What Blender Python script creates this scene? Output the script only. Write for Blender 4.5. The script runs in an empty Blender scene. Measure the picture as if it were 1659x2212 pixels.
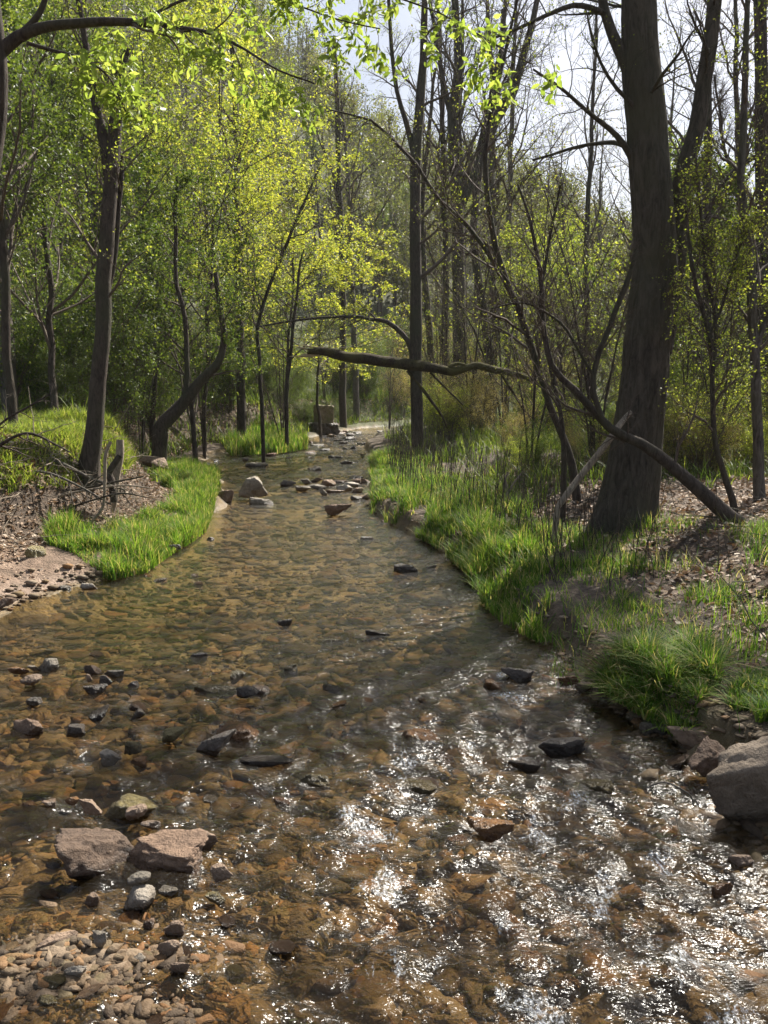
import bpy, math
import numpy as np
from mathutils import Vector
S = bpy.context.scene
COL = S.collection
rad = math.radians
# ------------------------------------------------------------------ camera
CAMZ, PITCH, FPX = 1.7, 8.5, 1790.0          # focal length in units of a 1659 x 2212 picture
cam = bpy.data.cameras.new("camera")
cam.sensor_fit = 'VERTICAL'; cam.sensor_height = 24.0; cam.lens = FPX/2212*24.0
cam.clip_start = 0.05; cam.clip_end = 3000
co = bpy.data.objects.new("camera", cam); COL.objects.link(co)
co.location = (0, 0, CAMZ); co.rotation_euler = (rad(90-PITCH), 0, 0)
S.camera = co
# ------------------------------------------------------------------ sky, sun, exposure
SUN_EL, SUN_AZ = 47.0, 37.0                  # azimuth to the right of the view axis (+Y)
world = bpy.data.worlds.new("World"); S.world = world; world.use_nodes = True
wt = world.node_tree; wt.nodes.clear()
wo = wt.nodes.new('ShaderNodeOutputWorld'); wb = wt.nodes.new('ShaderNodeBackground')
sk = wt.nodes.new('ShaderNodeTexSky'); sk.sky_type = 'NISHITA'; sk.sun_disc = False
sk.sun_elevation = rad(SUN_EL); sk.sun_rotation = rad(SUN_AZ)
sk.air_density = 1.0; sk.dust_density = 3.5; sk.ozone_density = 1.2
tc = wt.nodes.new('ShaderNodeTexCoord'); wn = wt.nodes.new('ShaderNodeTexNoise')
wn.inputs['Scale'].default_value = 2.6; wn.inputs['Detail'].default_value = 6
wr = wt.nodes.new('ShaderNodeValToRGB'); wr.color_ramp.elements[0].position = .40; wr.color_ramp.elements[1].position = .74
wm = wt.nodes.new('ShaderNodeMixRGB'); wm.inputs['Color2'].default_value = (5.6, 6.4, 8.0, 1)
wt.links.new(tc.outputs['Generated'], wn.inputs['Vector']); wt.links.new(wn.outputs['Fac'], wr.inputs['Fac'])
wt.links.new(wr.outputs['Color'], wm.inputs['Fac']); wt.links.new(sk.outputs['Color'], wm.inputs['Color1'])
wt.links.new(wm.outputs['Color'], wb.inputs['Color']); wb.inputs['Strength'].default_value = 0.05
wt.links.new(wb.outputs['Background'], wo.inputs['Surface'])
sl = bpy.data.lights.new("sun", 'SUN'); sl.energy = 5.0; sl.angle = rad(0.5); sl.color = (1, .95, .86)
so = bpy.data.objects.new("sun", sl); COL.objects.link(so)
sd = Vector((math.sin(rad(SUN_AZ))*math.cos(rad(SUN_EL)), math.cos(rad(SUN_AZ))*math.cos(rad(SUN_EL)), math.sin(rad(SUN_EL))))
so.rotation_euler = sd.to_track_quat('Z', 'Y').to_euler()
S.view_settings.view_transform = 'Standard'; S.view_settings.look = 'None'
S.view_settings.exposure = 1.35; S.view_settings.gamma = 1
cy = S.cycles
cy.max_bounces = 5; cy.diffuse_bounces = 2; cy.glossy_bounces = 2; cy.transmission_bounces = 3; cy.transparent_max_bounces = 8
cy.sample_clamp_indirect = 4.0; cy.caustics_reflective = False; cy.caustics_refractive = False
cy.use_denoising = True
try: cy.denoiser = 'OPENIMAGEDENOISE'; cy.denoising_input_passes = 'RGB_ALBEDO_NORMAL'; cy.denoising_prefilter = 'ACCURATE'
except Exception: pass
# ------------------------------------------------------------------ picture <-> world
cp, sp = math.cos(rad(PITCH)), math.sin(rad(PITCH))
def ray(px, py):
    a, b = (px-829.5)/FPX, (1106-py)/FPX
    return np.array([a, cp+b*sp, -sp+b*cp])
def at(px, py, Y):
    d = ray(px, py); return np.array([0, 0, CAMZ])+d*(Y/d[1])
def flat(px, py, z=0.0):
    d = ray(px, py); return np.array([0, 0, CAMZ])+d*((z-CAMZ)/d[2])
def mpp(Y): return Y/(cp*FPX)                 # metres per picture unit at distance Y (near enough)
# ------------------------------------------------------------------ noise
def _h(ix, iy, iz, s):
    n = (ix*374761393+iy*668265263+iz*1274126177+s*974634777) & 0xffffffff
    n = ((n ^ (n >> 13))*1103515245) & 0xffffffff
    n = ((n ^ (n >> 16))*2246822519) & 0xffffffff
    return ((n ^ (n >> 15)) & 0xffff)/32767.5-1
def noise(p, s=0):
    p = np.asarray(p, float); i = np.floor(p).astype(np.int64); f = p-i; f = f*f*f*(f*(f*6-15)+10)
    r = 0
    for a in (0, 1):
        for b in (0, 1):
            for c in (0, 1):
                w = (f[..., 0] if a else 1-f[..., 0])*(f[..., 1] if b else 1-f[..., 1])*(f[..., 2] if c else 1-f[..., 2])
                r = r+w*_h(i[..., 0]+a, i[..., 1]+b, i[..., 2]+c, s)
    return r
def fbm(p, o=4, s=0, g=.5):
    p = np.asarray(p, float); r = 0; a = 1
    for k in range(o): r = r+a*noise(p, s+k*7); p = p*2.03; a *= g
    return r
def xyz(x, y, z=0): return np.stack(np.broadcast_arrays(x, y, z), -1).astype(float)
def sm(x, a, b):
    t = np.clip((x-a)/(b-a), 0, 1); return t*t*(3-2*t)
# ------------------------------------------------------------------ terrain
Lp = [(-30, -8), (0, -8), (3, -6), (4.5, -4.2), (5.95, -2.95), (6.9, -2.75), (7.5, -2.35), (10.05, -2.2), (11.6, -2.35), (15.2, -3.0), (17.5, -4.2), (21, -4.4), (24, -3.6), (27.7, -2.6), (31, -2.2), (36, -.9), (41, 3), (46, 8), (60, 18), (400, 60)]
Rp = [(-30, 1.9), (0, 1.9), (2.6, 1.75), (3.1, 1.62), (3.64, 1.5), (4.06, 1.4), (4.5, 1.25), (5.3, 1.15), (5.95, .9), (7.5, .85), (8.85, .62), (10.05, .2), (11.6, -.22), (19, -.3), (24, -.55), (28, -.35), (33, .4), (37, 3.0), (42, 9), (46, 13), (60, 22), (400, 63)]
TLp = [(-30, -9.5), (0, -9.5), (3, -7), (5, -4.6), (7.5, -3.7), (9, -3.15), (10.5, -2.95), (12, -3.2), (14, -4.2), (18, -5.2), (22, -5.3), (28, -3.4), (33, -2.7), (36.5, -1.6), (41, 2), (46, 7), (60, 17), (400, 59)]
TRp = [(-30, 3), (0, 3), (3, 2.4), (5, 2.3), (7, 2.2), (9, 1.8), (12, 1.6), (17, 1.2), (25, .6), (33, 1.1), (37, 3.8), (42, 9.8), (46, 14), (60, 23), (400, 64)]
def pl(t, y): a = np.array(t, float); return np.interp(y, a[:, 0], a[:, 1])
RIDGE_A = [-180, -70, -45, -28, -18, -8.5, -4.2, -2.1, 1.3, 5.8, 9.0, 10.3, 13.6, 20, 30, 45, 70, 180]
RIDGE_E = [0, 6, 26, 34, 29, 23.2, 20.5, 18.6, 16.9, 14.6, 12.9, 12.4, 11.2, 9, 7, 4, 0, 0]
def height(x, y):
    x = np.asarray(x, float); y = np.asarray(y, float)
    wob = .12*noise(xyz(x*.0+1.7, y*.9), 3)+.05*noise(xyz(x*0, y*3.1), 4)
    L, R = pl(Lp, y)+wob, pl(Rp, y)+wob*.7
    TL, TR = pl(TLp, y), pl(TRp, y)
    cx = (L+R)/2; hw = np.maximum((R-L)/2, .3)
    u = np.abs(x-cx)/hw
    bed = -.19*(1-np.clip(u, 0, 1)**5)
    near = sm(4.4-y, 0, 1.2)
    bed = bed*(1-.25*near)+near*.158*np.exp(-(((x+.95)/.62)**2+((y-2.2)/.46)**2))
    bed = bed+.03*fbm(xyz(x*1.3, y*1.3), 3, 11)*(1-.8*near)
    dl = np.maximum(L-x, 0); dt = np.maximum(TL-x, 0)
    zl = (.10*sm(dl, 0, 1.0)+.09*sm(dl, 0, .14)*sm(y, 7.0, 7.6))+.05*dl*np.exp(-dl)+ .95*sm(dt, 0, .75)+.28*sm(dt, .8, 5)+.02*np.minimum(dt, 30)
    dr = np.maximum(x-R, 0); dtr = np.maximum(x-TR, 0)
    zr = .19*sm(dr, 0, .14)+.06*np.minimum(dr, 1)+.22*sm(dtr, 0, .9)+.03*np.minimum(dtr, 25)
    z = np.where(x < L, zl, np.where(x > R, zr, bed))
    rough = .05*fbm(xyz(x*1.1, y*1.1), 4, 21)+.018*fbm(xyz(x*6, y*6), 3, 22)
    z = z+rough*np.where((x < L) | (x > R), np.clip(np.minimum(np.where(x < L, dl, dr), 1), .15, 1), .35)
    r = np.hypot(x, y); a = np.degrees(np.arctan2(x, y))
    E = np.interp(a, RIDGE_A, RIDGE_E)
    D = 105.0
    hill = np.maximum(np.tan(np.radians(E))*D-7.0, 0)*sm(r, 38, D)*(1-.5*sm(r, 130, 380))
    z = z+hill+2.0*fbm(xyz(x*.05, y*.05), 3, 31)*sm(r, 42, 80)
    return z
def ground(px, py):
    """where the sight line through a picture point meets the terrain"""
    d = ray(px, py); d = d/np.linalg.norm(d); o = np.array([0, 0, CAMZ])
    t = np.concatenate([np.arange(1.2, 40, .02), np.arange(40, 160, .1)])
    P = o+t[:, None]*d; h = np.maximum(height(P[:, 0], P[:, 1]), -.02)
    k = np.argmax(P[:, 2] < h)
    p = P[k] if P[k, 2] < h[k] else P[-1]
    return np.array([p[0], p[1], float(height(p[0], p[1]))])
# ------------------------------------------------------------------ mesh helpers
def mesh(name, V, F, mat=None, rnd=None, smooth=True, attrs=None):
    me = bpy.data.meshes.new(name)
    V = np.ascontiguousarray(V, np.float32); F = np.ascontiguousarray(F, np.int32); k = F.shape[1]
    me.vertices.add(len(V)); me.vertices.foreach_set('co', V.ravel())
    me.loops.add(F.size); me.loops.foreach_set('vertex_index', F.ravel())
    me.polygons.add(len(F)); me.polygons.foreach_set('loop_start', np.arange(0, F.size, k, dtype=np.int32))
    try: me.polygons.foreach_set('loop_total', np.full(len(F), k, np.int32))
    except Exception: pass
    me.polygons.foreach_set('use_smooth', np.full(len(F), smooth))
    if rnd is not None: attrs = dict(attrs or {}, rnd=rnd)
    for n, v in (attrs or {}).items():
        at_ = me.attributes.new(n, 'FLOAT', 'POINT'); at_.data.foreach_set('value', np.ascontiguousarray(v, np.float32))
    me.update()
    if mat: me.materials.append(mat)
    return me
def link(name, me, parent=None, loc=None):
    o = bpy.data.objects.new(name, me); COL.objects.link(o)
    if parent is not None: o.parent = parent
    if loc is not None: o.location = loc
    return o
def thing(name, label, cat, loc=(0, 0, 0), group=None, me=None):
    o = bpy.data.objects.new(name, me); COL.objects.link(o); o.location = tuple(float(c) for c in loc)
    o['label'] = label; o['category'] = cat
    if group: o['group'] = group
    return o
def kinded(o, kind, label=None, cat=None):
    o['kind'] = kind
    if label: o['label'] = label; o['category'] = cat
    return o
def merge(parts):
    V, F, A, n = [], [], [], 0
    for v, f, a in parts:
        V.append(v); F.append(f+n); A.append(a); n += len(v)
    return np.concatenate(V), np.concatenate(F), np.concatenate(A)
def nrm(v): return v/np.maximum(np.linalg.norm(v, axis=-1, keepdims=True), 1e-9)
def tubes(P, R, s=6, cap=False):
    """P (m,n,3) R (m,n) -> quads"""
    m, n, _ = P.shape
    T = nrm(np.gradient(P, axis=1)); mean = nrm(P[:, -1]-P[:, 0])
    ref = np.cross(mean, np.where(np.abs(mean[:, 2:3]) < .8, [[0, 0, 1.]], [[1., 0, 0]])); ref = nrm(ref)
    U = nrm(np.cross(T, np.broadcast_to(ref[:, None], T.shape))); W = np.cross(T, U)
    a = np.linspace(0, 2*np.pi, s, endpoint=False)
    V = P[:, :, None]+R[:, :, None, None]*(np.cos(a)[None, None, :, None]*U[:, :, None]+np.sin(a)[None, None, :, None]*W[:, :, None])
    base = (np.arange(m)*n*s)[:, None, None]+(np.arange(n-1)*s)[None, :, None]
    k = np.arange(s)[None, None]; k2 = (k+1) % s
    F = np.stack([base+k, base+k2, base+s+k2, base+s+k], -1).reshape(-1, 4)
    return V.reshape(-1, 3), F, np.zeros(m*n*s)
def curve(pts, n=24, j=0.0, seed=0):
    """smooth resample of a polyline of any width (columns)"""
    P = np.array(pts, float); d = np.r_[0, np.cumsum(np.linalg.norm(np.diff(P[:, :3], axis=0), axis=1))]
    t = np.linspace(0, d[-1], n); Q = np.empty((n, P.shape[1]))
    Pe = np.vstack([2*P[0]-P[1], P, 2*P[-1]-P[-2]])
    for i, q in enumerate(t):
        k = min(max(np.searchsorted(d, q)-1, 0), len(P)-2); u = (q-d[k])/max(d[k+1]-d[k], 1e-9)
        a, b, c, e = Pe[k], Pe[k+1], Pe[k+2], Pe[k+3]
        Q[i] = .5*(2*b+(c-a)*u+(2*a-5*b+4*c-e)*u*u+(3*b-a-3*c+e)*u**3)
    if j: Q[:, :3] += j*fbm(Q[:, :3]*1.5, 3, seed)[:, None]*np.array([1, .8, .15]) if False else j*np.stack([fbm(Q[:, :3]*1.7, 3, seed+k) for k in range(3)], -1)
    return Q
def grow(P, R, k, t0, t1, lr, ang, rr, n, up, wob, g, upd=0.0, minr=.0012, lmin=0.1, taper=.25):
    m, N, _ = P.shape
    seg = np.linalg.norm(np.diff(P, axis=1), axis=2).sum(1)
    idx = np.repeat(np.arange(m), k); q = len(idx)
    t = t0+(t1-t0)*((np.tile(np.arange(k), m)+g.random(q))/k)
    f = t*(N-1); i = np.clip(f.astype(int), 0, N-2); u = (f-i)[:, None]
    p0 = P[idx, i]*(1-u)+P[idx, i+1]*u; tg = nrm(P[idx, i+1]-P[idx, i])
    r0 = (R[idx, i]*(1-u[:, 0])+R[idx, i+1]*u[:, 0])
    v = nrm(g.normal(size=(q, 3))); perp = nrm(v-(v*tg).sum(1, keepdims=True)*tg)
    a = np.radians(ang)*(g.uniform(.7, 1.25, q))[:, None]
    d = nrm(np.cos(a)*tg+np.sin(a)*perp+np.array([0, 0, up]))
    L = np.maximum(seg[idx]*lr*(1.15-.75*t)*g.uniform(.6, 1.25, q), lmin)
    out = np.empty((q, n, 3)); out[:, 0] = p0; st = (L/(n-1))[:, None]
    for s in range(1, n):
        d = nrm(d+wob*g.normal(size=(q, 3))+np.array([0, 0, upd])); out[:, s] = out[:, s-1]+d*st
    rs = np.maximum(np.minimum(r0*rr, L*.02+.002), minr)
    RR = np.maximum(rs[:, None]*np.linspace(1, taper, n)[None], minr*.6)
    return out, RR
def leaves_at(C, size, g, flatness=.5, droop=0.0):
    """one folded quad per leaf"""
    q = len(C); n = nrm(g.normal(size=(q, 3))+np.array([0, 0, flatness*2.2]))
    d = g.normal(size=(q, 3)); d = nrm(d-(d*n).sum(1, keepdims=True)*n-np.array([0, 0, droop])); w = nrm(np.cross(n, d))
    s = (size*g.uniform(.55, 1.3, q))[:, None]
    V = np.stack([C, C+d*s*.5+w*s*.3+n*s*.08, C+d*s, C+d*s*.5-w*s*.3+n*s*.08], 1)
    F = np.arange(q*4).reshape(q, 4); r = np.repeat(np.clip(g.random(q), 0, 1), 4)
    return V.reshape(-1, 3), F, r
def leafpoints(P, k, g, t0=.2, spread=.05):
    m, N, _ = P.shape; idx = np.repeat(np.arange(m), k); t = g.uniform(t0, 1, len(idx)); f = t*(N-1)
    i = np.clip(f.astype(int), 0, N-2); u = (f-i)[:, None]
    return P[idx, i]*(1-u)+P[idx, i+1]*u+spread*g.normal(size=(len(idx), 3))
# ------------------------------------------------------------------ materials
def M(name):
    m = bpy.data.materials.new(name); m.use_nodes = True; t = m.node_tree; t.nodes.clear()
    o = t.nodes.new('ShaderNodeOutputMaterial'); return m, t, o
class NT:
    def __init__(s, t): s.t = t
    def n(s, k, **kw):
        x = s.t.nodes.new('ShaderNode'+k)
        for a, b in kw.items():
            if a in x.inputs: x.inputs[a].default_value = b
            else: setattr(x, a, b)
        return x
    def l(s, a, b): s.t.links.new(a, b)
    def ramp(s, fac, stops, interp='LINEAR'):
        r = s.n('ValToRGB'); r.color_ramp.interpolation = interp; e = r.color_ramp.elements
        while len(e) < len(stops): e.new(.5)
        for k, (p, c) in enumerate(stops): e[k].position = p; e[k].color = (c+(1,))[:4] if len(c) == 3 else c
        s.l(fac, r.inputs['Fac']); return r.outputs['Color']
    def noise(s, vec, scale, detail=4, rough=.55, dist=0):
        x = s.n('TexNoise'); x.inputs['Scale'].default_value = scale; x.inputs['Detail'].default_value = detail
        x.inputs['Roughness'].default_value = rough; x.inputs['Distortion'].default_value = dist
        if vec is not None: s.l(vec, x.inputs['Vector'])
        return x.outputs['Fac']
    def mapping(s, vec, scale): x = s.n('Mapping'); x.inputs['Scale'].default_value = scale; s.l(vec, x.inputs['Vector']); return x.outputs[0]
    def math(s, op, a, b=None, clamp=False):
        x = s.n('Math'); x.operation = op; x.use_clamp = clamp
        for k, v in ((0, a), (1, b)):
            if v is None: continue
            if isinstance(v, (int, float)): x.inputs[k].default_value = v
            else: s.l(v, x.inputs[k])
        return x.outputs[0]
    def mix(s, fac, a, b, mode='MIX'):
        x = s.n('MixRGB'); x.blend_type = mode
        for k, v in (('Fac', fac), ('Color1', a), ('Color2', b)):
            if isinstance(v, (int, float)): x.inputs[k].default_value = v
            elif isinstance(v, tuple): x.inputs[k].default_value = (v+(1,))[:4]
            else: s.l(v, x.inputs[k])
        return x.outputs[0]
    def bump(s, h, strength, dist, normal=None):
        x = s.n('Bump'); x.inputs['Strength'].default_value = strength; x.inputs['Distance'].default_value = dist; s.l(h, x.inputs['Height'])
        if normal is not None: s.l(normal, x.inputs['Normal'])
        return x.outputs[0]
def attr(N, n): x = N.n('Attribute'); x.attribute_name = n; return x.outputs['Fac']
def obj_rand(N): return N.n('ObjectInfo').outputs['Random']
def leaf_mat(name, stops, trans, tw=.5, rough=.5, spec=.35, hue=True):
    m, t, o = M(name); N = NT(t); r = attr(N, 'rnd')
    c = N.ramp(r, stops)
    if hue:
        hs = N.n('HueSaturation'); v = N.math('MULTIPLY_ADD', obj_rand(N), .35); t.nodes[-1].inputs[2].default_value = .82
        N.l(v, hs.inputs['Value']); N.l(c, hs.inputs['Color']); c = hs.outputs[0]
    p = N.n('BsdfPrincipled'); p.inputs['Roughness'].default_value = rough; p.inputs['Specular IOR Level'].default_value = spec
    N.l(c, p.inputs['Base Color']); tr = N.n('BsdfTranslucent'); N.l(N.mix(1.0, c, trans, 'MULTIPLY'), tr.inputs['Color'])
    mx = N.n('MixShader'); mx.inputs[0].default_value = tw; N.l(p.outputs[0], mx.inputs[1]); N.l(tr.outputs[0], mx.inputs[2]); N.l(mx.outputs[0], o.inputs[0])
    return m
def bark_mat(name, a, b, c=None, sc=1.0, bump=.6, rough=.9):
    m, t, o = M(name); N = NT(t); tcn = N.n('TexCoord').outputs['Object']
    v = N.mapping(tcn, (14*sc, 14*sc, 3.6*sc)); f = N.noise(v, 2.4, 8, .7, .8); f2 = N.noise(tcn, 1.3*sc, 3)
    col = N.ramp(f, [(.32, a), (.62, b)])
    if c is not None: col = N.mix(N.ramp(f2, [(.45, (0, 0, 0)), (.62, (.8, .8, .8))]), col, c)
    p = N.n('BsdfPrincipled'); p.inputs['Roughness'].default_value = rough; p.inputs['Specular IOR Level'].default_value = .25
    N.l(col, p.inputs['Base Color']); N.l(N.bump(f, bump, .06), p.inputs['Normal']); N.l(p.outputs[0], o.inputs[0]); return m
BARK = bark_mat('dark_bark', (.02, .015, .012), (.09, .07, .055), (.06, .06, .035))
BARKG = bark_mat('grey_bark', (.035, .03, .025), (.15, .13, .11), (.09, .09, .055), .8)
BARKB = bark_mat('big_tree_bark', (.03, .024, .018), (.11, .092, .07), (.075, .07, .04), .7, .9)
TWIG = bark_mat('twig_bark', (.05, .038, .03), (.14, .11, .085), None, 2, .2)
DEADW = bark_mat('bleached_wood', (.13, .10, .075), (.36, .3, .225), None, 1.4, .5)
ROTW = bark_mat('rotting_wood', (.018, .014, .01), (.075, .055, .032), (.11, .10, .028), 1.3, .9)
SPLINT = bark_mat('splintered_wood', (.3, .22, .12), (.62, .5, .32), None, 1.6, .6)
L_YEL = leaf_mat('spring_leaf_yellow', [(0, (.19, .25, .035)), (.6, (.31, .35, .055)), (1, (.42, .40, .075))], (1.8, 1.7, 1.0), .52)
L_LIME = leaf_mat('spring_leaf_lime', [(0, (.09, .125, .02)), (.6, (.19, .23, .037)), (1, (.35, .36, .08))], (1.9, 1.9, 1.0), .55)
L_MID = leaf_mat('leaf_mid_green', [(0, (.035, .06, .013)), (.6, (.075, .115, .022)), (1, (.19, .22, .045))], (1.9, 1.9, 1.0), .5)
L_DARK = leaf_mat('leaf_dark_green', [(0, (.042, .068, .015)), (.7, (.085, .12, .024)), (1, (.16, .19, .045))], (1.9, 1.9, 1.0), .42, .5, .4)
L_FAR = leaf_mat('far_leaf', [(0, (.05, .065, .022)), (.35, (.10, .115, .03)), (.7, (.17, .185, .045)), (1, (.22, .165, .075))], (1.4, 1.4, 1.0), .45)
L_BIG = leaf_mat('overhanging_leaf', [(0, (.17, .24, .045)), (.6, (.27, .35, .07)), (1, (.38, .43, .11))], (1.6, 1.6, 1.0), .55, .45)
L_TAN = leaf_mat('pale_bud', [(0, (.2, .16, .06)), (1, (.38, .34, .12))], (1.5, 1.4, 1), .4)
GRASS = leaf_mat('grass_blade', [(0, (.04, .10, .014)), (.5, (.10, .18, .025)), (.78, (.2, .27, .045)), (.86, (.3, .25, .11)), (1, (.42, .36, .2))], (1.8, 1.8, 1.0), .48, .6, .2, False)
TURF = leaf_mat('bank_weed', [(0, (.09, .13, .025)), (.5, (.18, .24, .035)), (.85, (.29, .33, .06)), (1, (.42, .36, .17))], (1.6, 1.6, 1.0), .45, .6, .3, False)
LITTER = leaf_mat('dead_leaf', [(0, (.10, .06, .035)), (.4, (.24, .15, .09)), (.75, (.36, .27, .19)), (1, (.5, .42, .33))], (1.2, 1.1, .9), .15, .7, .3, False)
def ground_mat():
    m, t, o = M('creek_ground'); N = NT(t); tcn = N.n('TexCoord').outputs['Object']
    bedf = attr(N, 'bed'); mud = attr(N, 'mud'); wood = attr(N, 'wood'); wet = attr(N, 'wet')
    # stony bed
    vo = N.n('TexVoronoi'); vo.inputs['Scale'].default_value = 9; vo.inputs['Randomness'].default_value = 1
    nv = N.n('TexNoise'); nv.inputs['Scale'].default_value = 6; nv.inputs['Detail'].default_value = 3; N.l(tcn, nv.inputs['Vector'])
    dv = N.mix(.22, tcn, nv.outputs['Color']); N.l(dv, vo.inputs['Vector'])
    sep = N.n('SeparateColor'); N.l(vo.outputs['Color'], sep.inputs[0])
    stone = N.ramp(sep.outputs[0], [(0, (.025, .018, .01)), (.3, (.08, .05, .022)), (.5, (.17, .115, .055)), (.75, (.26, .12, .03)), (1, (.3, .24, .15))])
    vo2 = N.n('TexVoronoi'); vo2.inputs['Scale'].default_value = 45; N.l(dv, vo2.inputs['Vector'])
    sep2 = N.n('SeparateColor'); N.l(vo2.outputs['Color'], sep2.inputs[0])
    grav = N.ramp(sep2.outputs[1], [(0, (.04, .032, .022)), (.5, (.12, .09, .055)), (.85, (.19, .15, .10)), (1, (.34, .3, .24))])
    bed = N.mix(.35, stone, grav)
    alg = N.ramp(N.noise(tcn, .9, 4), [(.45, (0, 0, 0)), (.65, (.6, .6, .6))]); bed = N.mix(alg, bed, (.11, .09, .03))
    mudc = N.ramp(N.noise(tcn, 7, 6), [(.3, (.09, .06, .038)), (.52, (.2, .135, .092)), (.7, (.29, .205, .145))])
    soil = N.ramp(N.noise(tcn, 9, 7, .7), [(.3, (.025, .018, .012)), (.5, (.075, .052, .034)), (.7, (.17, .12, .08))])
    far = N.ramp(N.noise(tcn, .35, 6, .7), [(.3, (.035, .04, .015)), (.55, (.08, .085, .03)), (.75, (.13, .10, .05))])
    gy_ = N.n('SeparateXYZ'); N.l(tcn, gy_.inputs[0]); yy_ = N.math('MULTIPLY', gy_.outputs[1], .05)
    silt = N.ramp(N.noise(N.mapping(tcn, (2.5, 1.1, 1)), 1.6, 6, .65), [(.35, (.07, .048, .02)), (.5, (.17, .118, .05)), (.65, (.30, .21, .10))])
    sf = N.ramp(N.math('ADD', yy_, N.math('MULTIPLY', N.noise(tcn, .8, 3), .12)), [(.29, (0, 0, 0)), (.36, (.75, .75, .75))]); bed = N.mix(sf, bed, silt)
    c = N.mix(mud, soil, mudc); c = N.mix(bedf, c, bed); c = N.mix(wood, c, far)
    p = N.n('BsdfPrincipled'); N.l(c, p.inputs['Base Color'])
    N.l(N.math('MULTIPLY_ADD', wet, -.5), p.inputs['Roughness']); t.nodes[-1].inputs[2].default_value = .92
    h = N.math('ADD', N.math('MULTIPLY', N.math('SUBTRACT', .6, vo.outputs['Distance']), bedf), N.math('MULTIPLY', N.noise(tcn, 30, 5, .7), .7))
    h = N.math('ADD', h, N.math('MULTIPLY', vo2.outputs['Distance'], -.35))
    N.l(N.bump(h, .8, .04), p.inputs['Normal']); N.l(p.outputs[0], o.inputs[0]); return m
GROUND = ground_mat()
def water_mat():
    m, t, o = M('creek_water'); N = NT(t); tcn = N.n('TexCoord').outputs['Object']; foam = attr(N, 'foam'); chop = attr(N, 'chop')
    tr = N.n('BsdfTransparent'); tr.inputs[0].default_value = (.90, .81, .60, 1)
    gl = N.n('BsdfGlossy'); gl.inputs['Roughness'].default_value = .19; gl.inputs[0].default_value = (1, 1, 1, 1)
    v1 = N.mapping(tcn, (1, 1.9, 1))
    h1 = N.noise(v1, 8, 3, .5, .6); h2 = N.noise(v1, 27, 2, .5, .6); h3 = N.noise(tcn, 120, 2, .6)
    h = N.math('ADD', N.math('MULTIPLY', h1, .013), N.math('MULTIPLY', h2, .0056)); h = N.math('ADD', h, N.math('MULTIPLY', h3, .0006))
    h = N.math('MULTIPLY', h, chop); fres_n = None
    b = N.bump(h, 1.0, 1.0); N.l(b, gl.inputs['Normal'])
    fr = N.n('Fresnel'); fr.inputs['IOR'].default_value = 1.33; N.l(b, fr.inputs['Normal'])
    silt_ = N.n('BsdfDiffuse'); silt_.inputs[0].default_value = (.12, .085, .04, 1)
    tm = N.n('MixShader'); tm.inputs[0].default_value = .05; N.l(tr.outputs[0], tm.inputs[1]); N.l(silt_.outputs[0], tm.inputs[2])
    mx = N.n('MixShader'); N.l(N.math('MULTIPLY', fr.outputs[0], 1.0, True), mx.inputs[0]); N.l(tm.outputs[0], mx.inputs[1]); N.l(gl.outputs[0], mx.inputs[2])
    fo = N.n('BsdfPrincipled'); fo.inputs['Base Color'].default_value = (.72, .74, .75, 1); fo.inputs['Roughness'].default_value = .25; N.l(b, fo.inputs['Normal'])
    bub = N.noise(N.mapping(tcn, (1.5, .8, 1)), 60, 6, .8); fm = N.math('MULTIPLY', N.math('SUBTRACT', N.math('ADD', bub, N.math('MULTIPLY', foam, .29)), .76), 5.0, True)
    fm = N.math('MULTIPLY', fm, N.math('MULTIPLY', foam, .85, True))
    m2 = N.n('MixShader'); N.l(fm, m2.inputs[0]); N.l(mx.outputs[0], m2.inputs[1]); N.l(fo.outputs[0], m2.inputs[2]); N.l(m2.outputs[0], o.inputs[0]); return m
WATER = water_mat()
def rock_mat(name, dark, mid, light, rough=.75, moss=None):
    m, t, o = M(name); N = NT(t); tcn = N.n('TexCoord').outputs['Object']
    f = N.noise(tcn, 9, 8, .65, .4); f2 = N.noise(tcn, 45, 5, .7)
    c = N.ramp(f, [(.3, dark), (.52, mid), (.75, light)]); c = N.mix(.35, c, N.ramp(f2, [(.3, dark), (.7, light)]))
    if moss: c = N.mix(N.ramp(N.noise(tcn, 5, 4), [(.5, (0, 0, 0)), (.62, (.8, .8, .8))]), c, moss)
    hs = N.n('HueSaturation'); N.l(c, hs.inputs['Color']); v = N.math('MULTIPLY_ADD', obj_rand(N), .6); t.nodes[-1].inputs[2].default_value = .72; N.l(v, hs.inputs['Value'])
    gp = N.n('NewGeometry').outputs['Position']; sx_ = N.n('SeparateXYZ'); N.l(gp, sx_.inputs[0])
    wl = N.math('ADD', sx_.outputs[2], N.math('MULTIPLY', N.noise(gp, 14, 3), .05)); dry = N.ramp(wl, [(.045, (0, 0, 0)), (.075, (1, 1, 1))])   # wet up to the splash line
    cw = N.mix(dry, N.mix(1.0, hs.outputs[0], (.42, .38, .33), 'MULTIPLY'), hs.outputs[0])
    p = N.n('BsdfPrincipled'); N.l(N.mix(dry, (.25, .25, .25), (rough, rough, rough)), p.inputs['Roughness']); N.l(cw, p.inputs['Base Color'])
    h = N.math('ADD', f, N.math('MULTIPLY', f2, .5)); N.l(N.bump(h, 1.0, .05), p.inputs['Normal']); N.l(p.outputs[0], o.inputs[0]); return m
R_BROWN = rock_mat('brown_sandstone', (.06, .033, .02), (.16, .098, .06), (.3, .2, .13))
R_GREY = rock_mat('grey_stone', (.075, .062, .045), (.19, .16, .12), (.36, .31, .24))
R_DARK = rock_mat('wet_dark_stone', (.03, .024, .02), (.075, .058, .045), (.16, .125, .095), .35)
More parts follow.
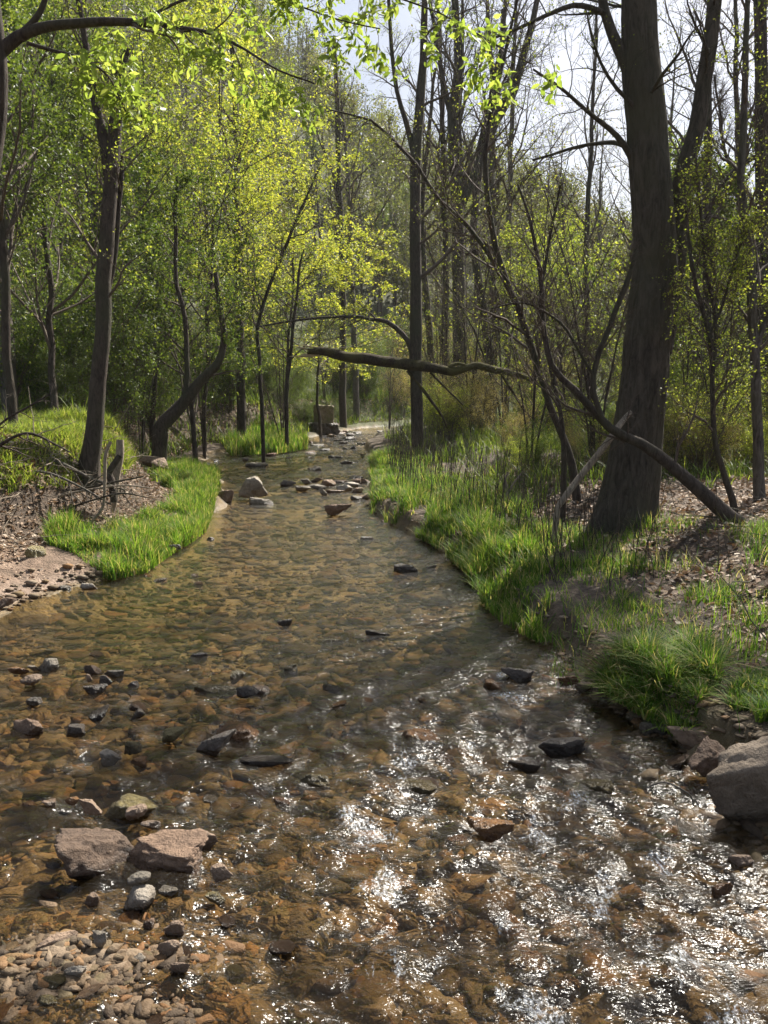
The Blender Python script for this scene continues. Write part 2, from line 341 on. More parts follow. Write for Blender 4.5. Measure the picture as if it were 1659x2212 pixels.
R_ORANGE = rock_mat('iron_stained_stone', (.08, .035, .012), (.22, .10, .03), (.36, .2, .07), .3)
R_PALE = rock_mat('pale_stone', (.2, .17, .13), (.36, .31, .25), (.52, .46, .38))
R_OLIVE = rock_mat('algae_coated_stone', (.07, .055, .02), (.17, .135, .05), (.27, .22, .10), .35)
R_PINK = rock_mat('pinkish_sandstone', (.11, .07, .045), (.26, .175, .115), (.42, .31, .22))
R_TAN = rock_mat('tan_boulder_stone', (.12, .088, .058), (.23, .172, .118), (.34, .27, .195))
def pebble_mat():
    m, t, o = M('pebble'); N = NT(t); r = attr(N, 'rnd'); tcn = N.n('TexCoord').outputs['Object']
    c = N.ramp(r, [(0, (.045, .032, .02)), (.25, (.11, .075, .04)), (.45, (.2, .14, .08)), (.6, (.31, .15, .045)), (.7, (.14, .115, .05)), (.85, (.23, .165, .105)), (.97, (.29, .22, .15)), (1, (.42, .34, .25))])
    c = N.mix(.35, c, N.ramp(N.noise(tcn, 60, 4), [(.3, (.04, .03, .022)), (.7, (.2, .155, .11))]))
    sz_ = N.n('SeparateXYZ'); N.l(tcn, sz_.inputs[0]); wl = N.ramp(N.math('ADD', sz_.outputs[2], N.math('MULTIPLY', N.noise(tcn, 9, 3), .04)), [(.035, (0, 0, 0)), (.06, (1, 1, 1))])
    c = N.mix(wl, N.mix(1.0, c, (.6, .53, .45), 'MULTIPLY'), c)
    p = N.n('BsdfPrincipled'); p.inputs['Roughness'].default_value = .75; p.inputs['Specular IOR Level'].default_value = .3; N.l(c, p.inputs['Base Color']); N.l(N.bump(N.noise(tcn, 130, 5), .6, .01), p.inputs['Normal']); N.l(p.outputs[0], o.inputs[0]); return m
PEBBLE = pebble_mat()
# ------------------------------------------------------------------ ground: one sheet, fine by the water, reaching past the ridge
def grid(xs, ys):
    X, Y = np.meshgrid(xs, ys); nx, ny = len(xs), len(ys)
    i = np.arange(ny-1)[:, None]*nx+np.arange(nx-1)[None]; F = np.stack([i, i+1, i+nx+1, i+nx], -1).reshape(-1, 4)
    return X.ravel(), Y.ravel(), F
def spaced(a, b, s0, k): 
    out = [a]; 
    while out[-1] < b: out.append(out[-1]+s0+k*max(0, out[-1]-a))
    return np.array(out)
fx = spaced(0, 420, .035, .022); xs = np.unique(np.round(np.r_[-fx[::-1]-2.4, np.arange(-2.4, 2.4, .035), fx+2.4], 4))
ys = np.unique(np.round(np.r_[-spaced(0, 60, .2, .08)[::-1]+.8, spaced(.8, 430, .028, .011)], 4))
GX, GY, GF = grid(xs, ys); GZ = height(GX, GY)
Lg, Rg = pl(Lp, GY), pl(Rp, GY); TLg = pl(TLp, GY)
bedm = np.clip(1-np.maximum(Lg-GX, GX-Rg)/.15, 0, 1)*(GY < 37)
mudm = sm(TLg-.35-GX, .0, -.3)*(GX < Lg+.1)*sm(8.6-GY, 0, 1.5)
mudm = np.maximum(mudm, .35*sm(.5-np.abs(noise(xyz(GX*.8, GY*.8), 5)), 0, .5)*(GX > Rg)*sm(GX-Rg, .8, 1.6)*(GY < 9))
gwood = sm(np.hypot(GX, GY), 22, 40)*(1-bedm)
g_me = mesh('ground', np.stack([GX, GY, GZ], -1), GF, GROUND, attrs=dict(bed=bedm, mud=mudm, wood=gwood, wet=sm(.10-GZ, 0, .12)))
kinded(link('ground', g_me), 'structure')
# ------------------------------------------------------------------ water
def wave(x, y):
    near = sm(5.4-y, 0, 1.6); far = sm(y, 12.5, 15)
    z = .006*fbm(xyz(x*2.2, y*5.5), 3, 51)+near*(.027*fbm(xyz(x*3.6+y, y*5.0), 3, 52)+.006*fbm(xyz(x*14, y*15), 2, 53))+far*.008*fbm(xyz(x*4, y*5), 3, 54)
    lane = np.exp(-((x-.55)/.8)**2)*near
    return z+lane*.012*fbm(xyz(x*6, y*4), 2, 55)
wxs = np.r_[np.arange(-6.5, -2.4, .05), np.arange(-2.4, 2.4, .016), 2.45, 2.7, 3.0]; wys = spaced(.8, 60, .016, .006)
WX, WY, WF = grid(wxs, wys); WZ = wave(WX, WY)+.004*np.maximum(WY-14, 0)*0
FOAM = [(900, 1600, .20, .9), (1010, 1625, .14, .8), (760, 1750, .14, .6), (700, 1710, .14, .6), (820, 1840, .12, .8), (840, 1900, .1, .8), (1180, 1830, .16, .8), (1250, 1730, .12, .6), (1100, 2190, .12, 1.0), (1180, 2200, .08, 1.0), (820, 2110, .10, .8), (860, 1960, .08, .6),
        (60, 1800, .14, .7), (30, 1760, .12, .6), (1420, 1880, .16, .6), (1000, 1455, .3, .3), (1090, 1465, .1, .8), (1560, 2150, .18, .6), (1240, 1620, .14, .5), (1040, 1720, .2, .6), (640, 1640, .1, .5), (960, 1800, .2, .5), (250, 1960, .05, .4), (780, 935, 1.6, .7), (560, 1010, .5, .5), (720, 1040, .7, .45), (560, 1100, .4, .4), (780, 1500, .1, .3), (1330, 1700, .2, .5), (580, 1075, .3, .5), (880, 1640, .3, .8), (700, 1680, .16, .9), (780, 1800, .2, .9), (820, 1930, .12, .9), (1210, 1800, .22, .9), (1300, 1900, .25, .7), (1080, 1500, .16, .9), (600, 1780, .08, .6), (1430, 2050, .2, .8), (1000, 2000, .25, .6), (430, 1560, .12, .5), (150, 1460, .15, .5), (900, 2130, .2, .8)]
fv = np.zeros(len(WX))
for a, b, r, s_ in FOAM:
    c = flat(a, b); k = c[1]/4.0
    fv = np.maximum(fv, s_*np.exp(-(((WX-c[0])/r)**2+((WY-c[1])/(r*1.2))**2)))
fn = fbm(xyz(WX*7, WY*5), 4, 61); fn2 = fbm(xyz(WX*22, WY*14), 3, 66); fv = np.clip(fv*(.85+1.1*fn+.7*fn2), 0, 1)
chop = 1.3-.3*sm(5.6-WY, 0, 1.8)+1.7*sm(6.4-WY, 0, 2.2)*sm(WX, -1.9, .3)+.25*sm(5.6-WY, 0, 1.8)+.5*sm(WY, 12, 15)+.3*noise(xyz(WX*.9, WY*.9), 62)
w_me = mesh('water', np.stack([WX, WY, WZ], -1), WF, WATER, attrs=dict(foam=fv, chop=np.clip(chop, .2, 2)))
kinded(link('water', w_me), 'structure')
# ------------------------------------------------------------------ rocks
def ico(n):
    t = (1+5**.5)/2
    V = [(-1, t, 0), (1, t, 0), (-1, -t, 0), (1, -t, 0), (0, -1, t), (0, 1, t), (0, -1, -t), (0, 1, -t), (t, 0, -1), (t, 0, 1), (-t, 0, -1), (-t, 0, 1)]
    F = [(0, 11, 5), (0, 5, 1), (0, 1, 7), (0, 7, 10), (0, 10, 11), (1, 5, 9), (5, 11, 4), (11, 10, 2), (10, 7, 6), (7, 1, 8), (3, 9, 4), (3, 4, 2), (3, 2, 6), (3, 6, 8), (3, 8, 9), (4, 9, 5), (2, 4, 11), (6, 2, 10), (8, 6, 7), (9, 8, 1)]
    V = [np.array(v)/np.linalg.norm(v) for v in V]
    for _ in range(n):
        mid = {}; G = []
        def mp(a, b):
            k = (min(a, b), max(a, b))
            if k not in mid: v = V[a]+V[b]; V.append(v/np.linalg.norm(v)); mid[k] = len(V)-1
            return mid[k]
        for a, b, c in F: x, y, z = mp(a, b), mp(b, c), mp(c, a); G += [(a, x, z), (b, y, x), (c, z, y), (x, y, z)]
        F = G
    return np.array(V), np.array(F)
ICO = {k: ico(k) for k in (1, 2, 3, 4, 5)}
def rock_shape(seed, lvl=4, planes=12, soft=30, ns=.05, roundness=.0, flat_top=True):
    g = np.random.default_rng(seed); D, F = ICO[lvl]
    n = nrm(g.normal(size=(planes, 3))); d = g.uniform(.62, 1.0, planes)
    if flat_top: n[0] = nrm(np.array([g.normal()*.15, g.normal()*.15, 1])); d[0] = .62
    q = np.maximum(D@n.T, 1e-3); r = d[None]/q; r = -np.log(np.exp(-soft*np.minimum(r, 3)).sum(1))/soft
    r = r*(1-roundness)+roundness*.8
    V = D*r[:, None]; f_ = fbm(V*2.2+seed, 5, seed, .6); V = V*(1+ns*1.7*f_[:, None]-ns*1.2*np.abs(noise(V*3.1+seed, seed+3))[:, None]); return V, F
def tfm(V, s, rz, rx=0, ry=0):
    V = V*np.array(s); c, k = math.cos(rx), math.sin(rx); V = V@np.array([[1, 0, 0], [0, c, -k], [0, k, c]]).T
    c, k = math.cos(ry), math.sin(ry); V = V@np.array([[c, 0, k], [0, 1, 0], [-k, 0, c]]).T
    c, k = math.cos(rz), math.sin(rz); return V@np.array([[c, -k, 0], [k, c, 0], [0, 0, 1]]).T
def rock(px, py, w, up, label, mat, seed, asp=.7, thick=1.0, rz=0., rx=0., ry=0., name='rock', rnd=.0, z=None, planes=12, cat='rock', group=None, below=.08):
    """px,py: middle of the foot line at the water; w: picture width; up: metres above the water"""
    c = flat(px, py, 0.0) if z is None else flat(px, py, z)
    sx = w*mpp(c[1])/2*1.12; H = (up+below if name == 'boulder' else min(up+below, .85*sx+.03))*thick
    V, F = rock_shape(seed, 4 if w > 45 else 3, planes, roundness=rnd); V = V/np.abs(V).max(0)
    V = tfm(V, (sx, sx*asp, H/2), rz, rx, ry)
    base = (0 if z is None else z)
    zc = base+up-V[:, 2].max()
    return thing(name, label, cat, (c[0], c[1]+sx*asp*.6, zc), group, mesh(name, V, F, mat, smooth=True))
# big right boulder, its neighbours, the pair at the left, the mid-stream boulders and the rest
B, G_, D_, O_, P_, A_, K_ = R_BROWN, R_GREY, R_DARK, R_ORANGE, R_PALE, R_OLIVE, R_PINK
rock(1705, 1785, 400, .33, 'large smooth brown boulder at the right edge of the creek below the grass', R_TAN, 4, .5, 1.05, .2, ry=-.12, rnd=.4, planes=12, name='boulder', cat='boulder')
rock(1530, 1690, 105, .17, 'brown wedge of rock leaning on the large right hand boulder', B, 9, .6, 1, .7, ry=-.35, name='rock')
rock(1505, 1625, 110, .11, 'flat pinkish slab lying between the grass clump and the large boulder', K_, 12, .6, 1, -.1, name='rock')
rock(1440, 1590, 60, .06, 'small dark stone under the overhanging grass clump on the right', D_, 13)
rock(1400, 1585, 44, .05, 'rounded grey stone at the foot of the right grass clump', G_, 14, rnd=.5)
rock(208, 1890, 225, .13, 'big angular brown boulder with a peaked top in the left shallows', B, 26, .7, 1.05, .5, ry=.3, rx=-.1, planes=8, name='boulder', cat='boulder')
rock(352, 1886, 180, .085, 'broad tan boulder with a sunlit flat top beside the peaked boulder', B, 28, .75, 1.05, -.2, rx=.12, planes=9, name='boulder', cat='boulder')
rock(190, 1795, 60, .13, 'pale ledge stone resting behind the peaked boulder', K_, 31, .6)
rock(300, 1785, 58, .075, 'rounded pinkish stone just behind the two left boulders', K_, 33, rnd=.4)
rock(325, 1800, 40, .045, 'small flat tan stone behind the two left boulders', K_, 34)
rock(445, 1840, 75, .07, 'flat tan stone touching the right side of the boulder pair', K_, 37, .6)
rock(275, 1760, 125, .045, 'wide dark olive rock barely breaking the surface above the boulder pair', A_, 39, .7, rnd=.3)
wr_ = rock(302, 1965, 78, .055, 'white flat stone carrying one small pebble in the gravel', P_, 41, .8, rnd=.4)
c = flat(296, 1957); V, F = rock_shape(42, 3, 12, rnd := 14, .03, .6); 
thing('pebble', 'smooth grey pebble sitting on top of the white flat stone', 'pebble', (c[0], c[1]+.05, .072), None, mesh('pebble', tfm(V, (.042, .03, .02), .2), F, G_))
rock(470, 1910, 66, .06, 'upright pinkish lump of rock right of the boulder pair', K_, 44, .6, rnd=.3)
rock(465, 1632, 96, .105, 'dark tilted slab poking up from the water in front of a sunny flat rock', D_, 47, .45, 1, .45, ry=-.3)
rock(515, 1590, 100, .035, 'broad orange brown flat rock awash behind the dark tilted slab', O_, 48, .8, rnd=.4)
rock(575, 1650, 120, .012, 'long dark rock lying under the water right of the tilted slab', D_, 49, .5, rnd=.4)
rock(366, 1612, 66, .075, 'rounded brown rock left of the dark tilted slab', A_, 51, .7, rnd=.4)
rock(282, 1625, 44, .05, 'small mossy yellow stone left of the rounded brown rock', A_, 52)
rock(236, 1650, 48, .05, 'pale wet stone with a shining top in the left shallows', P_, 53, .6)
rock(300, 1655, 36, .035, 'small orange stone beside the pale wet stone', O_, 54, .6)
rock(66, 1590, 96, .07, 'flat brown slab with an undercut dark side at the left', B, 56, .6)
rock(165, 1595, 62, .06, 'dark wet stone right of the undercut slab', D_, 57, .6)
rock(72, 1490, 64, .075, 'rounded tan rock standing alone in the left shallows', K_, 59, .7, rnd=.4)
rock(106, 1448, 62, .065, 'dark rounded stone behind the lone tan rock', G_, 60, .7, rnd=.3)
rock(30, 1458, 44, .04, 'low reddish stone at the left edge of the picture', O_, 61)
rock(68, 1450, 26, .03, 'little flat stone between the reddish and dark rounded stones', P_, 62)
rock(80, 1530, 56, .05, 'low black stone below the lone tan rock', D_, 63, .5)
rock(195, 1455, 46, .05, 'brown stone leaning at the back of the small stone cluster', B, 64, .6)
rock(188, 1478, 20, .06, 'narrow upright tan stone in the small stone cluster', K_, 65, .9)
rock(252, 1462, 52, .04, 'flat dark slate with a bright edge in the small stone cluster', G_, 66, .4)
rock(200, 1495, 52, .035, 'dark flat stone at the front of the small stone cluster', D_, 67, .5)
rock(222, 1475, 40, .04, 'dark wedge in the middle of the small stone cluster', D_, 68, .5)
rock(290, 1482, 30, .025, 'thin dark stone at the right end of the small stone cluster', D_, 69, .5)
rock(300, 1555, 34, .05, 'small dark cone shaped stone alone in mid left water', D_, 70, .7)
rock(532, 1512, 50, .07, 'dark rounded stone in the middle of the riffle', D_, 72, .7, rnd=.3)
rock(505, 1465, 48, .04, 'brown stone breaking the surface above the riffle', A_, 73, .5)
rock(628, 1448, 50, .035, 'olive stone with water running over its left side', A_, 74, .5)
rock(465, 1490, 90, .015, 'wide olive flat rock under the riffle', A_, 75, .6, rnd=.4)
rock(560, 1490, 44, .015, 'small brown flat stone under the riffle beside the dark stone', B, 76, .6)
rock(616, 1350, 34, .045, 'small black stone alone in the calm middle water', D_, 77, .6)
rock(800, 1370, 80, .025, 'long low dark stone in the calm water', D_, 78, .35)
rock(710, 1385, 70, .012, 'pale olive flat rock just under the calm water', A_, 79, .4)
rock(430, 1418, 44, .02, 'thin dark stone near the riffle head', D_, 80, .4)
rock(875, 1235, 52, .06, 'dark stone with a shining top near the right grass', D_, 81, .6)
rock(922, 1228, 42, .02, 'flat grey stone right of the dark shining stone', G_, 82, .5)
rock(1132, 1472, 84, .065, 'dark flat slab by the right bank shadow', D_, 84, .5, 1, .1)
rock(1060, 1485, 60, .035, 'brown low stone left of the dark flat slab', O_, 85, .5)
rock(1230, 1478, 50, .045, 'reddish stone at the right water edge below the shaded grass', O_, 86, .6)
rock(1262, 1492, 40, .04, 'tan stone beside the reddish stone at the right water edge', K_, 87, .6)
rock(905, 1605, 110, .045, 'bright orange rock with white water breaking over it', O_, 89, .6, rnd=.4)
rock(1230, 1625, 118, .06, 'long dark curved rock in the right hand riffle', D_, 90, .4, 1, .15)
rock(1140, 1660, 80, .04, 'dark rounded rock left of the long curved rock', D_, 91, .6, rnd=.3)
rock(1290, 1695, 90, .01, 'yellow olive flat rock under the right hand riffle', A_, 92, .5, rnd=.4)
rock(905, 1700, 90, .01, 'olive rock seen through the white water', A_, 93, .6, rnd=.4)
rock(1060, 1810, 100, .055, 'rusty rock with a black shaded front in the white water', O_, 94, .6)
rock(985, 1825, 70, .02, 'low dark red stone left of the rusty rock', O_, 95, .6)
rock(680, 1690, 70, .03, 'olive brown rock in the tree shadow edge', A_, 96, .6, rnd=.3)
rock(612, 1740, 44, .025, 'small bright orange stone at the tree shadow edge', O_, 97, .6)
rock(160, 1755, 50, .055, 'orange brown stone with a dark hollow in the left shallows', O_, 98, .7)
rock(112, 1750, 40, .04, 'pale tan stone left of the hollow orange stone', K_, 99, .7)
rock(62, 1752, 34, .035, 'small orange stone near the left edge above the shadow', O_, 100, .7)
rock(120, 2060, 86, .05, 'long smooth brown stone lying aslant at the lower left', K_, 101, .45, 1, .6, rnd=.5)
rock(216, 2070, 48, .075, 'small peaked grey stone in the gravel bar', G_, 102, .8)
rock(380, 2028, 56, .05, 'rounded cream stone in the gravel bar', K_, 103, .6, rnd=.5)
rock(370, 2070, 64, .05, 'smooth salmon stone in front of the rounded cream stone', K_, 104, .5, rnd=.5)
rock(158, 2125, 56, .05, 'pale flat stone at the lower left of the gravel bar', P_, 105, .5)
rock(300, 2090, 36, .03, 'pale speckled stone in the middle of the gravel bar', P_, 106, .7)
rock(325, 2010, 34, .035, 'brown wet stone above the rounded cream stone', B, 107, .7, rnd=.4)
rock(100, 2180, 56, .03, 'green grey flat stone at the bottom left corner', A_, 108, .6, rnd=.4)
rock(100, 2125, 60, .035, 'tawny stone under shallow water at the lower left', O_, 109, .8, rnd=.3)
rock(385, 2120, 50, .05, 'tan angular stone low in the gravel bar', K_, 110, .8)
rock(455, 1960, 56, .045, 'grey green stone standing at the edge of the fast water', A_, 111, .5, 1, .5)
rock(360, 1942, 44, .035, 'dark flat stone right of the white flat stone', G_, 112, .5)
rock(200, 1955, 44, .035, 'flat tan stone left of the white flat stone', K_, 113, .5)
rock(1600, 1880, 60, .05, 'tawny stone at the right edge of the fast water', K_, 114, .6)
rock(1560, 1930, 60, .03, 'orange stone in the fast water near the right edge', O_, 115, .6)
rock(1150, 2090, 110, .02, 'broad orange brown rock under the sparkling water at the bottom', O_, 116, .6, rnd=.4)
rock(1220, 2140, 80, .015, 'smaller orange rock in front of the broad orange brown one', O_, 117, .6, rnd=.4)
rock(1450, 2120, 90, .015, 'orange flat rock under the sparkle at the bottom right', O_, 118, .6, rnd=.4)
# mid distance
rock(543, 1082, 62, .36, 'big pale angular boulder standing in mid creek', G_, 121, .8, 1, .3, ry=.15, name='boulder', cat='boulder')
rock(487, 1088, 58, .20, 'low brown boulder left of the pale mid creek boulder', B, 122, .7, name='boulder', cat='boulder')
rock(560, 1090, 70, .10, 'flat grey stone in front of the pale mid creek boulder', G_, 123, .4)
rock(718, 1118, 76, .17, 'long flat topped brown rock alone in the middle of the creek', B, 125, .5)
rock(374, 1195, 36, .09, 'small dark rock against the edge of the left grass', D_, 126, .6)
rock(455, 1166, 16, .03, 'tiny brown stone off the left grass', B, 127)
rock(190, 1273, 34, .05, 'pale topped stone at the tip of the mud beach', P_, 128, .5)
rock(137, 1275, 36, .035, 'flat grey stone on the edge of the mud beach', G_, 129, .5)
rock(62, 1220, 54, .16, 'mossy squat rock half sunk in the left mud bank', A_, 130, .8, z=.12)
rock(15, 1312, 44, .07, 'rough stone at the left end of the mud beach', B, 131, .8, z=.02)
rock(775, 1140, 30, .012, 'thin pale stone awash near the right grass', P_, 132, .4)
rock(792, 1165, 28, .03, 'small rounded stone near the right grass tip', G_, 133, .6, rnd=.4)
rock(335, 1038, 74, .42, 'tan boulder bedded in the left bank at the end of the grass strip', K_, 135, .8, z=.12, name='boulder', cat='boulder')
g = np.random.default_rng(5)
# rock bar upstream
bar = [(705, 1050, 40), (680, 1058, 46), (735, 1044, 44), (760, 1052, 36), (720, 1064, 40), (655, 1062, 34), (690, 1042, 38), (745, 1062, 34), (775, 1064, 30), (700, 1070, 28), (785, 1044, 30), (660, 1048, 26), (798, 1078, 36), (770, 1080, 26)]
for i, (a, b, w) in enumerate(bar):
    rock(a, b, w, g.uniform(.05, .12), 'flat slab in the low stone bar behind the flat topped rock', [K_, G_, B, P_][i % 4], 200+i, .5, 1, g.uniform(-.5, .5), group='flat slabs of the mid creek stone bar')
for i in range(46):
    y_ = g.uniform(14.5, 33); x_ = g.uniform(float(pl(Lp, y_))+.2, float(pl(Rp, y_))-.1)
    d = np.array([x_, y_, -CAMZ]); w = g.uniform(.18, .5)
    V, F = rock_shape(300+i % 14, 3); V = V/np.abs(V).max(0)
    up = g.uniform(.03, .11); V = tfm(V, (w/2, w*.4, .12), g.uniform(-1, 1))
    thing('rock', 'low dark stone scattered in the upper riffle between the pool and the pillar', 'rock', (x_, y_, up-V[:, 2].max()), 'dark stones scattered in the upper riffle', mesh('rock', V, F, [D_, B, G_][i % 3]))
# loose stones of the near shallows
protos = []
for i in range(14):
    V, F = rock_shape(400+i, 3, 12, 12, .05, .25+.3*(i % 3)/2); V = V/np.abs(V).max(0); protos.append([mesh('stone', V*np.array([.5, .36, .22]), F, mt) for mt in (B, G_, O_, A_, K_, D_)])
cnt = 0
while cnt < 190:
    if cnt < 60: x_, y_ = g.uniform(-2.6, 1.4), g.uniform(3.6, 7.5)
    elif cnt < 130: x_, y_ = g.uniform(-2.2, 1.5), g.uniform(1.8, 4.4)
    else: x_, y_ = g.normal(-.95, .45), g.uniform(1.75, 3.0)
    if not (float(pl(Lp, y_))+.1 < x_ < float(pl(Rp, y_))-.05): continue
    s_ = g.uniform(.05, .15)*(1.25 if y_ > 3.6 else .85); h_ = float(height(x_, y_))
    zz = h_+s_*.06 if cnt % 4 else g.uniform(-.02, .0)
    k = g.choice(6, p=[.28, .2, .14, .2, .12, .06])
    o = thing('stone', 'small loose stone lying in the shallow near water', 'stone', (x_, y_, zz), 'loose stones on the near creek bed', protos[g.integers(14)][k])
    o.scale = (s_, s_*g.uniform(.7, 1.1), s_*g.uniform(.5, .9)); o.rotation_euler = (g.normal()*.15, g.normal()*.15, g.uniform(0, 6.28)); cnt += 1
# gravel
def scatter_pebbles(n, fx_, size, seed):
    g = np.random.default_rng(seed); x, y = fx_(g, n); k = (x > pl(Lp, y)+np.where(y > 4.3, .12, -.5)) & (x < pl(Rp, y)+.15); x, y = x[k], y[k]; n = len(x)
    out = []; lv_ = 2 if size > .04 else 1; sh = [rock_shape(600+i, lv_, 9, 16, .05, .15, False)[0] for i in range(12)]; F = ICO[lv_][1]
    s_ = np.minimum(size*np.exp(g.normal(size=n)*.55), .075); a = g.uniform(0, 6.28, n); z = np.minimum(height(x, y), np.where(s_ > .03, -.03-.3*s_, 1)+.0*x)
    D = np.stack([sh[i] for i in g.integers(0, 12, n)]); D = D*np.stack([s_, s_*g.uniform(.5, .95, n), s_*g.uniform(.2, .42, n)], -1)[:, None]
    ca, sa = np.cos(a)[:, None], np.sin(a)[:, None]; X = D[..., 0]*ca-D[..., 1]*sa; Yy = D[..., 0]*sa+D[..., 1]*ca
    V = np.stack([X+x[:, None], Yy+y[:, None], D[..., 2]+(z+s_*.2)[:, None]], -1); m = V.shape[1]
    Fs = (F[None]+(np.arange(n)*m)[:, None, None]).reshape(-1, 3); return V.reshape(-1, 3), Fs, np.repeat(g.random(n), m)
pb = [scatter_pebbles(14000, lambda g, n: (g.uniform(-2.4, 1.9, n), 1.5+3.6*g.random(n)**1.2), .026, 1),
      scatter_pebbles(1500, lambda g, n: (g.uniform(-3.4, 1.9, n), 1.5+5*g.random(n)**1.2), .048, 11),
      scatter_pebbles(26000, lambda g, n: (g.normal(-.92, .55, n), g.uniform(1.6, 2.75, n)), .0095, 2),
      scatter_pebbles(1800, lambda g, n: (g.normal(-.92, .5, n), g.uniform(1.65, 2.7, n)), .019, 21),
      scatter_pebbles(15000, lambda g, n: (g.uniform(-4.2, 1.9, n), 3.8+8*g.random(n)**1.5), .022, 3),
      scatter_pebbles(3500, lambda g, n: (g.uniform(-4.8, .4, n), g.uniform(9, 34, n)), .06, 4)]
_g = np.random.default_rng(9); n = 330; yb_ = _g.uniform(5.0, 7.4, n); xb_ = pl(Lp, yb_)-_g.uniform(0, 1.5, n)*_g.random(n); sb_ = .008*np.exp(_g.normal(size=n)*.6)
_s, _f = rock_shape(777, 1, 9, 16, .05, .15, False); Vb = _s[None]*np.stack([sb_, sb_*.8, sb_*.5], -1)[:, None]+xyz(xb_, yb_, height(xb_, yb_)+sb_*.2)[:, None]
pb.append((Vb.reshape(-1, 3), (_f[None]+(np.arange(n)*len(_s))[:, None, None]).reshape(-1, 3), np.repeat(_g.random(n), len(_s))))
V, F, A = merge(pb); kinded(link('gravel', mesh('gravel', V, F, PEBBLE, A)), 'stuff')
# ------------------------------------------------------------------ grass and ground cover (stuff)
def blades(x, y, h, g, lean=.35, width=.004, z=None, segs=3, curl=.6):
    n = len(x); z = height(x, y) if z is None else z
    a = g.uniform(0, 6.28, n); d = np.stack([np.cos(a), np.sin(a), 0*a], -1); w = np.stack([-np.sin(a), np.cos(a), 0*a], -1)
    L = lean*g.uniform(.1, 1.7, n); rows = []
    for k in range(segs+1):
        t = k/segs; c = np.stack([x, y, z-.01], -1)+d*(h*L*(t**1.8))[:, None]+np.array([0, 0, 1.])*(h*(t-curl*.35*L*t**3))[:, None]
        ww = (width*(1-t)**.7+.0003)*np.ones(n); rows += [c-w*ww[:, None], c+w*ww[:, None]]
    V = np.stack(rows, 1); m = 2*(segs+1)
    q = np.array([[2*k, 2*k+1, 2*k+3, 2*k+2] for k in range(segs)]); F = (q[None]+(np.arange(n)*m)[:, None, None]).reshape(-1, 4)
    return V.reshape(-1, 3), F, np.repeat(g.random(n), m)
def inpoly(x, y, poly):
    r = np.zeros(len(x), bool); m = len(poly)
    for i in range(m):
        (x1, y1), (x2, y2) = poly[i], poly[(i+1) % m]
        c = ((y1 > y) != (y2 > y)) & (x < (x2-x1)*(y-y1)/(y2-y1+1e-12)+x1); r ^= c
    return r
def patch(poly_px, z, n, g, clump=.5, cs=3.0):
    P = np.array([flat(a, b, z)[:2] for a, b in poly_px]); lo, hi = P.min(0), P.max(0); X = []; tot = 0
    while tot < n:
        x = g.uniform(lo[0], hi[0], n*2); y = g.uniform(lo[1], hi[1], n*2); k = inpoly(x, y, P)
        k &= (fbm(xyz(x*cs, y*cs), 3, 71)+g.random(len(x))*1.2 > clump-.2); X.append(np.stack([x[k], y[k]], 1)); tot += k.sum()
        if len(X) > 30: break
    X = np.concatenate(X)[:n]; return X[:, 0], X[:, 1]
g = np.random.default_rng(8)
def tufts(x, y, base, g): return base*(.4+.95*np.clip(fbm(xyz(x*3.2, y*3.2), 3, 81)*.8+.5, 0, 1.3))*g.uniform(.6, 1.2, len(x))
LG = [(250, 1250), (160, 1225), (170, 1180), (230, 1120), (290, 1085), (350, 1040), (400, 1015), (470, 1020), (478, 1060), (462, 1100), (445, 1145), (410, 1170), (360, 1200), (320, 1230)]
x, y = patch(LG, .04, 60000, g, .55); k = (x < pl(Lp, y)+.16) & (x > pl(TLp, y)+.12+.12*g.random(len(x))); x, y = x[k], y[k]
z = np.maximum(height(x, y), .02)
V, F, A = blades(x, y, tufts(x, y, .17, g), g, .6, .0045, z)
x, y = patch([(100, 1215), (165, 1225), (160, 1180), (110, 1180)], .05, 2500, g, .1); V2 = blades(x, y, tufts(x, y, .2, g), g, .4, .004)
V, F, A = merge([(V, F, A), V2])
kinded(link('grass', mesh('grass', V, F, GRASS, A)), 'stuff', 'bright green grass growing in a strip along the left water edge', 'grass')
RG = [(800, 1000), (805, 1060), (800, 1105), (870, 1150), (960, 1200), (1020, 1260), (1050, 1300), (1110, 1360), (1190, 1385), (1260, 1340), (1270, 1260), (1170, 1180), (1090, 1110), (1020, 1070), (960, 1035), (900, 1005), (850, 990)]
x, y = patch(RG, .08, 80000, g, .75); k = (x > pl(Rp, y)-.12) & (g.random(len(x)) < np.clip(1.25-(x-pl(Rp, y))/1.25, .0, 1)); x, y = x[k], y[k]
k = fbm(xyz(x*1.9, y*1.9), 3, 83)+g.random(len(x))*.6 > .15; x, y = x[k], y[k]
a1 = blades(x, y, tufts(x, y, .18, g), g, .65, .0045, np.maximum(height(x, y), .03))
x, y = patch([(1270, 1480), (1300, 1420), (1400, 1400), (1520, 1420), (1560, 1480), (1500, 1530), (1400, 1545), (1310, 1530)], .2, 12000, g, .0); k = x > pl(Rp, y)-.1; x, y = x[k], y[k]
k = fbm(xyz(x*3.2, y*3.2), 2, 84)+g.random(len(x))*.7 > .1; x, y = x[k], y[k]; a2 = blades(x, y, tufts(x*2.2, y*2.2, .135, g), g, 1.1, .0042, np.maximum(height(x, y), .05))
x, y = patch([(1570, 1520), (1610, 1470), (1680, 1470), (1700, 1560), (1600, 1570)], .2, 3500, g, .2); a3 = blades(x, y, tufts(x, y, .16, g), g, .9, .005)
x, y = patch([(1100, 1150), (1190, 1385), (1300, 1400), (1659, 1420), (1659, 1200), (1300, 1150)], .25, 7000, g, .9); a4 = blades(x, y, tufts(x, y, .15, g), g, .7, .003)
V, F, A = merge([a1, a2, a3, a4])
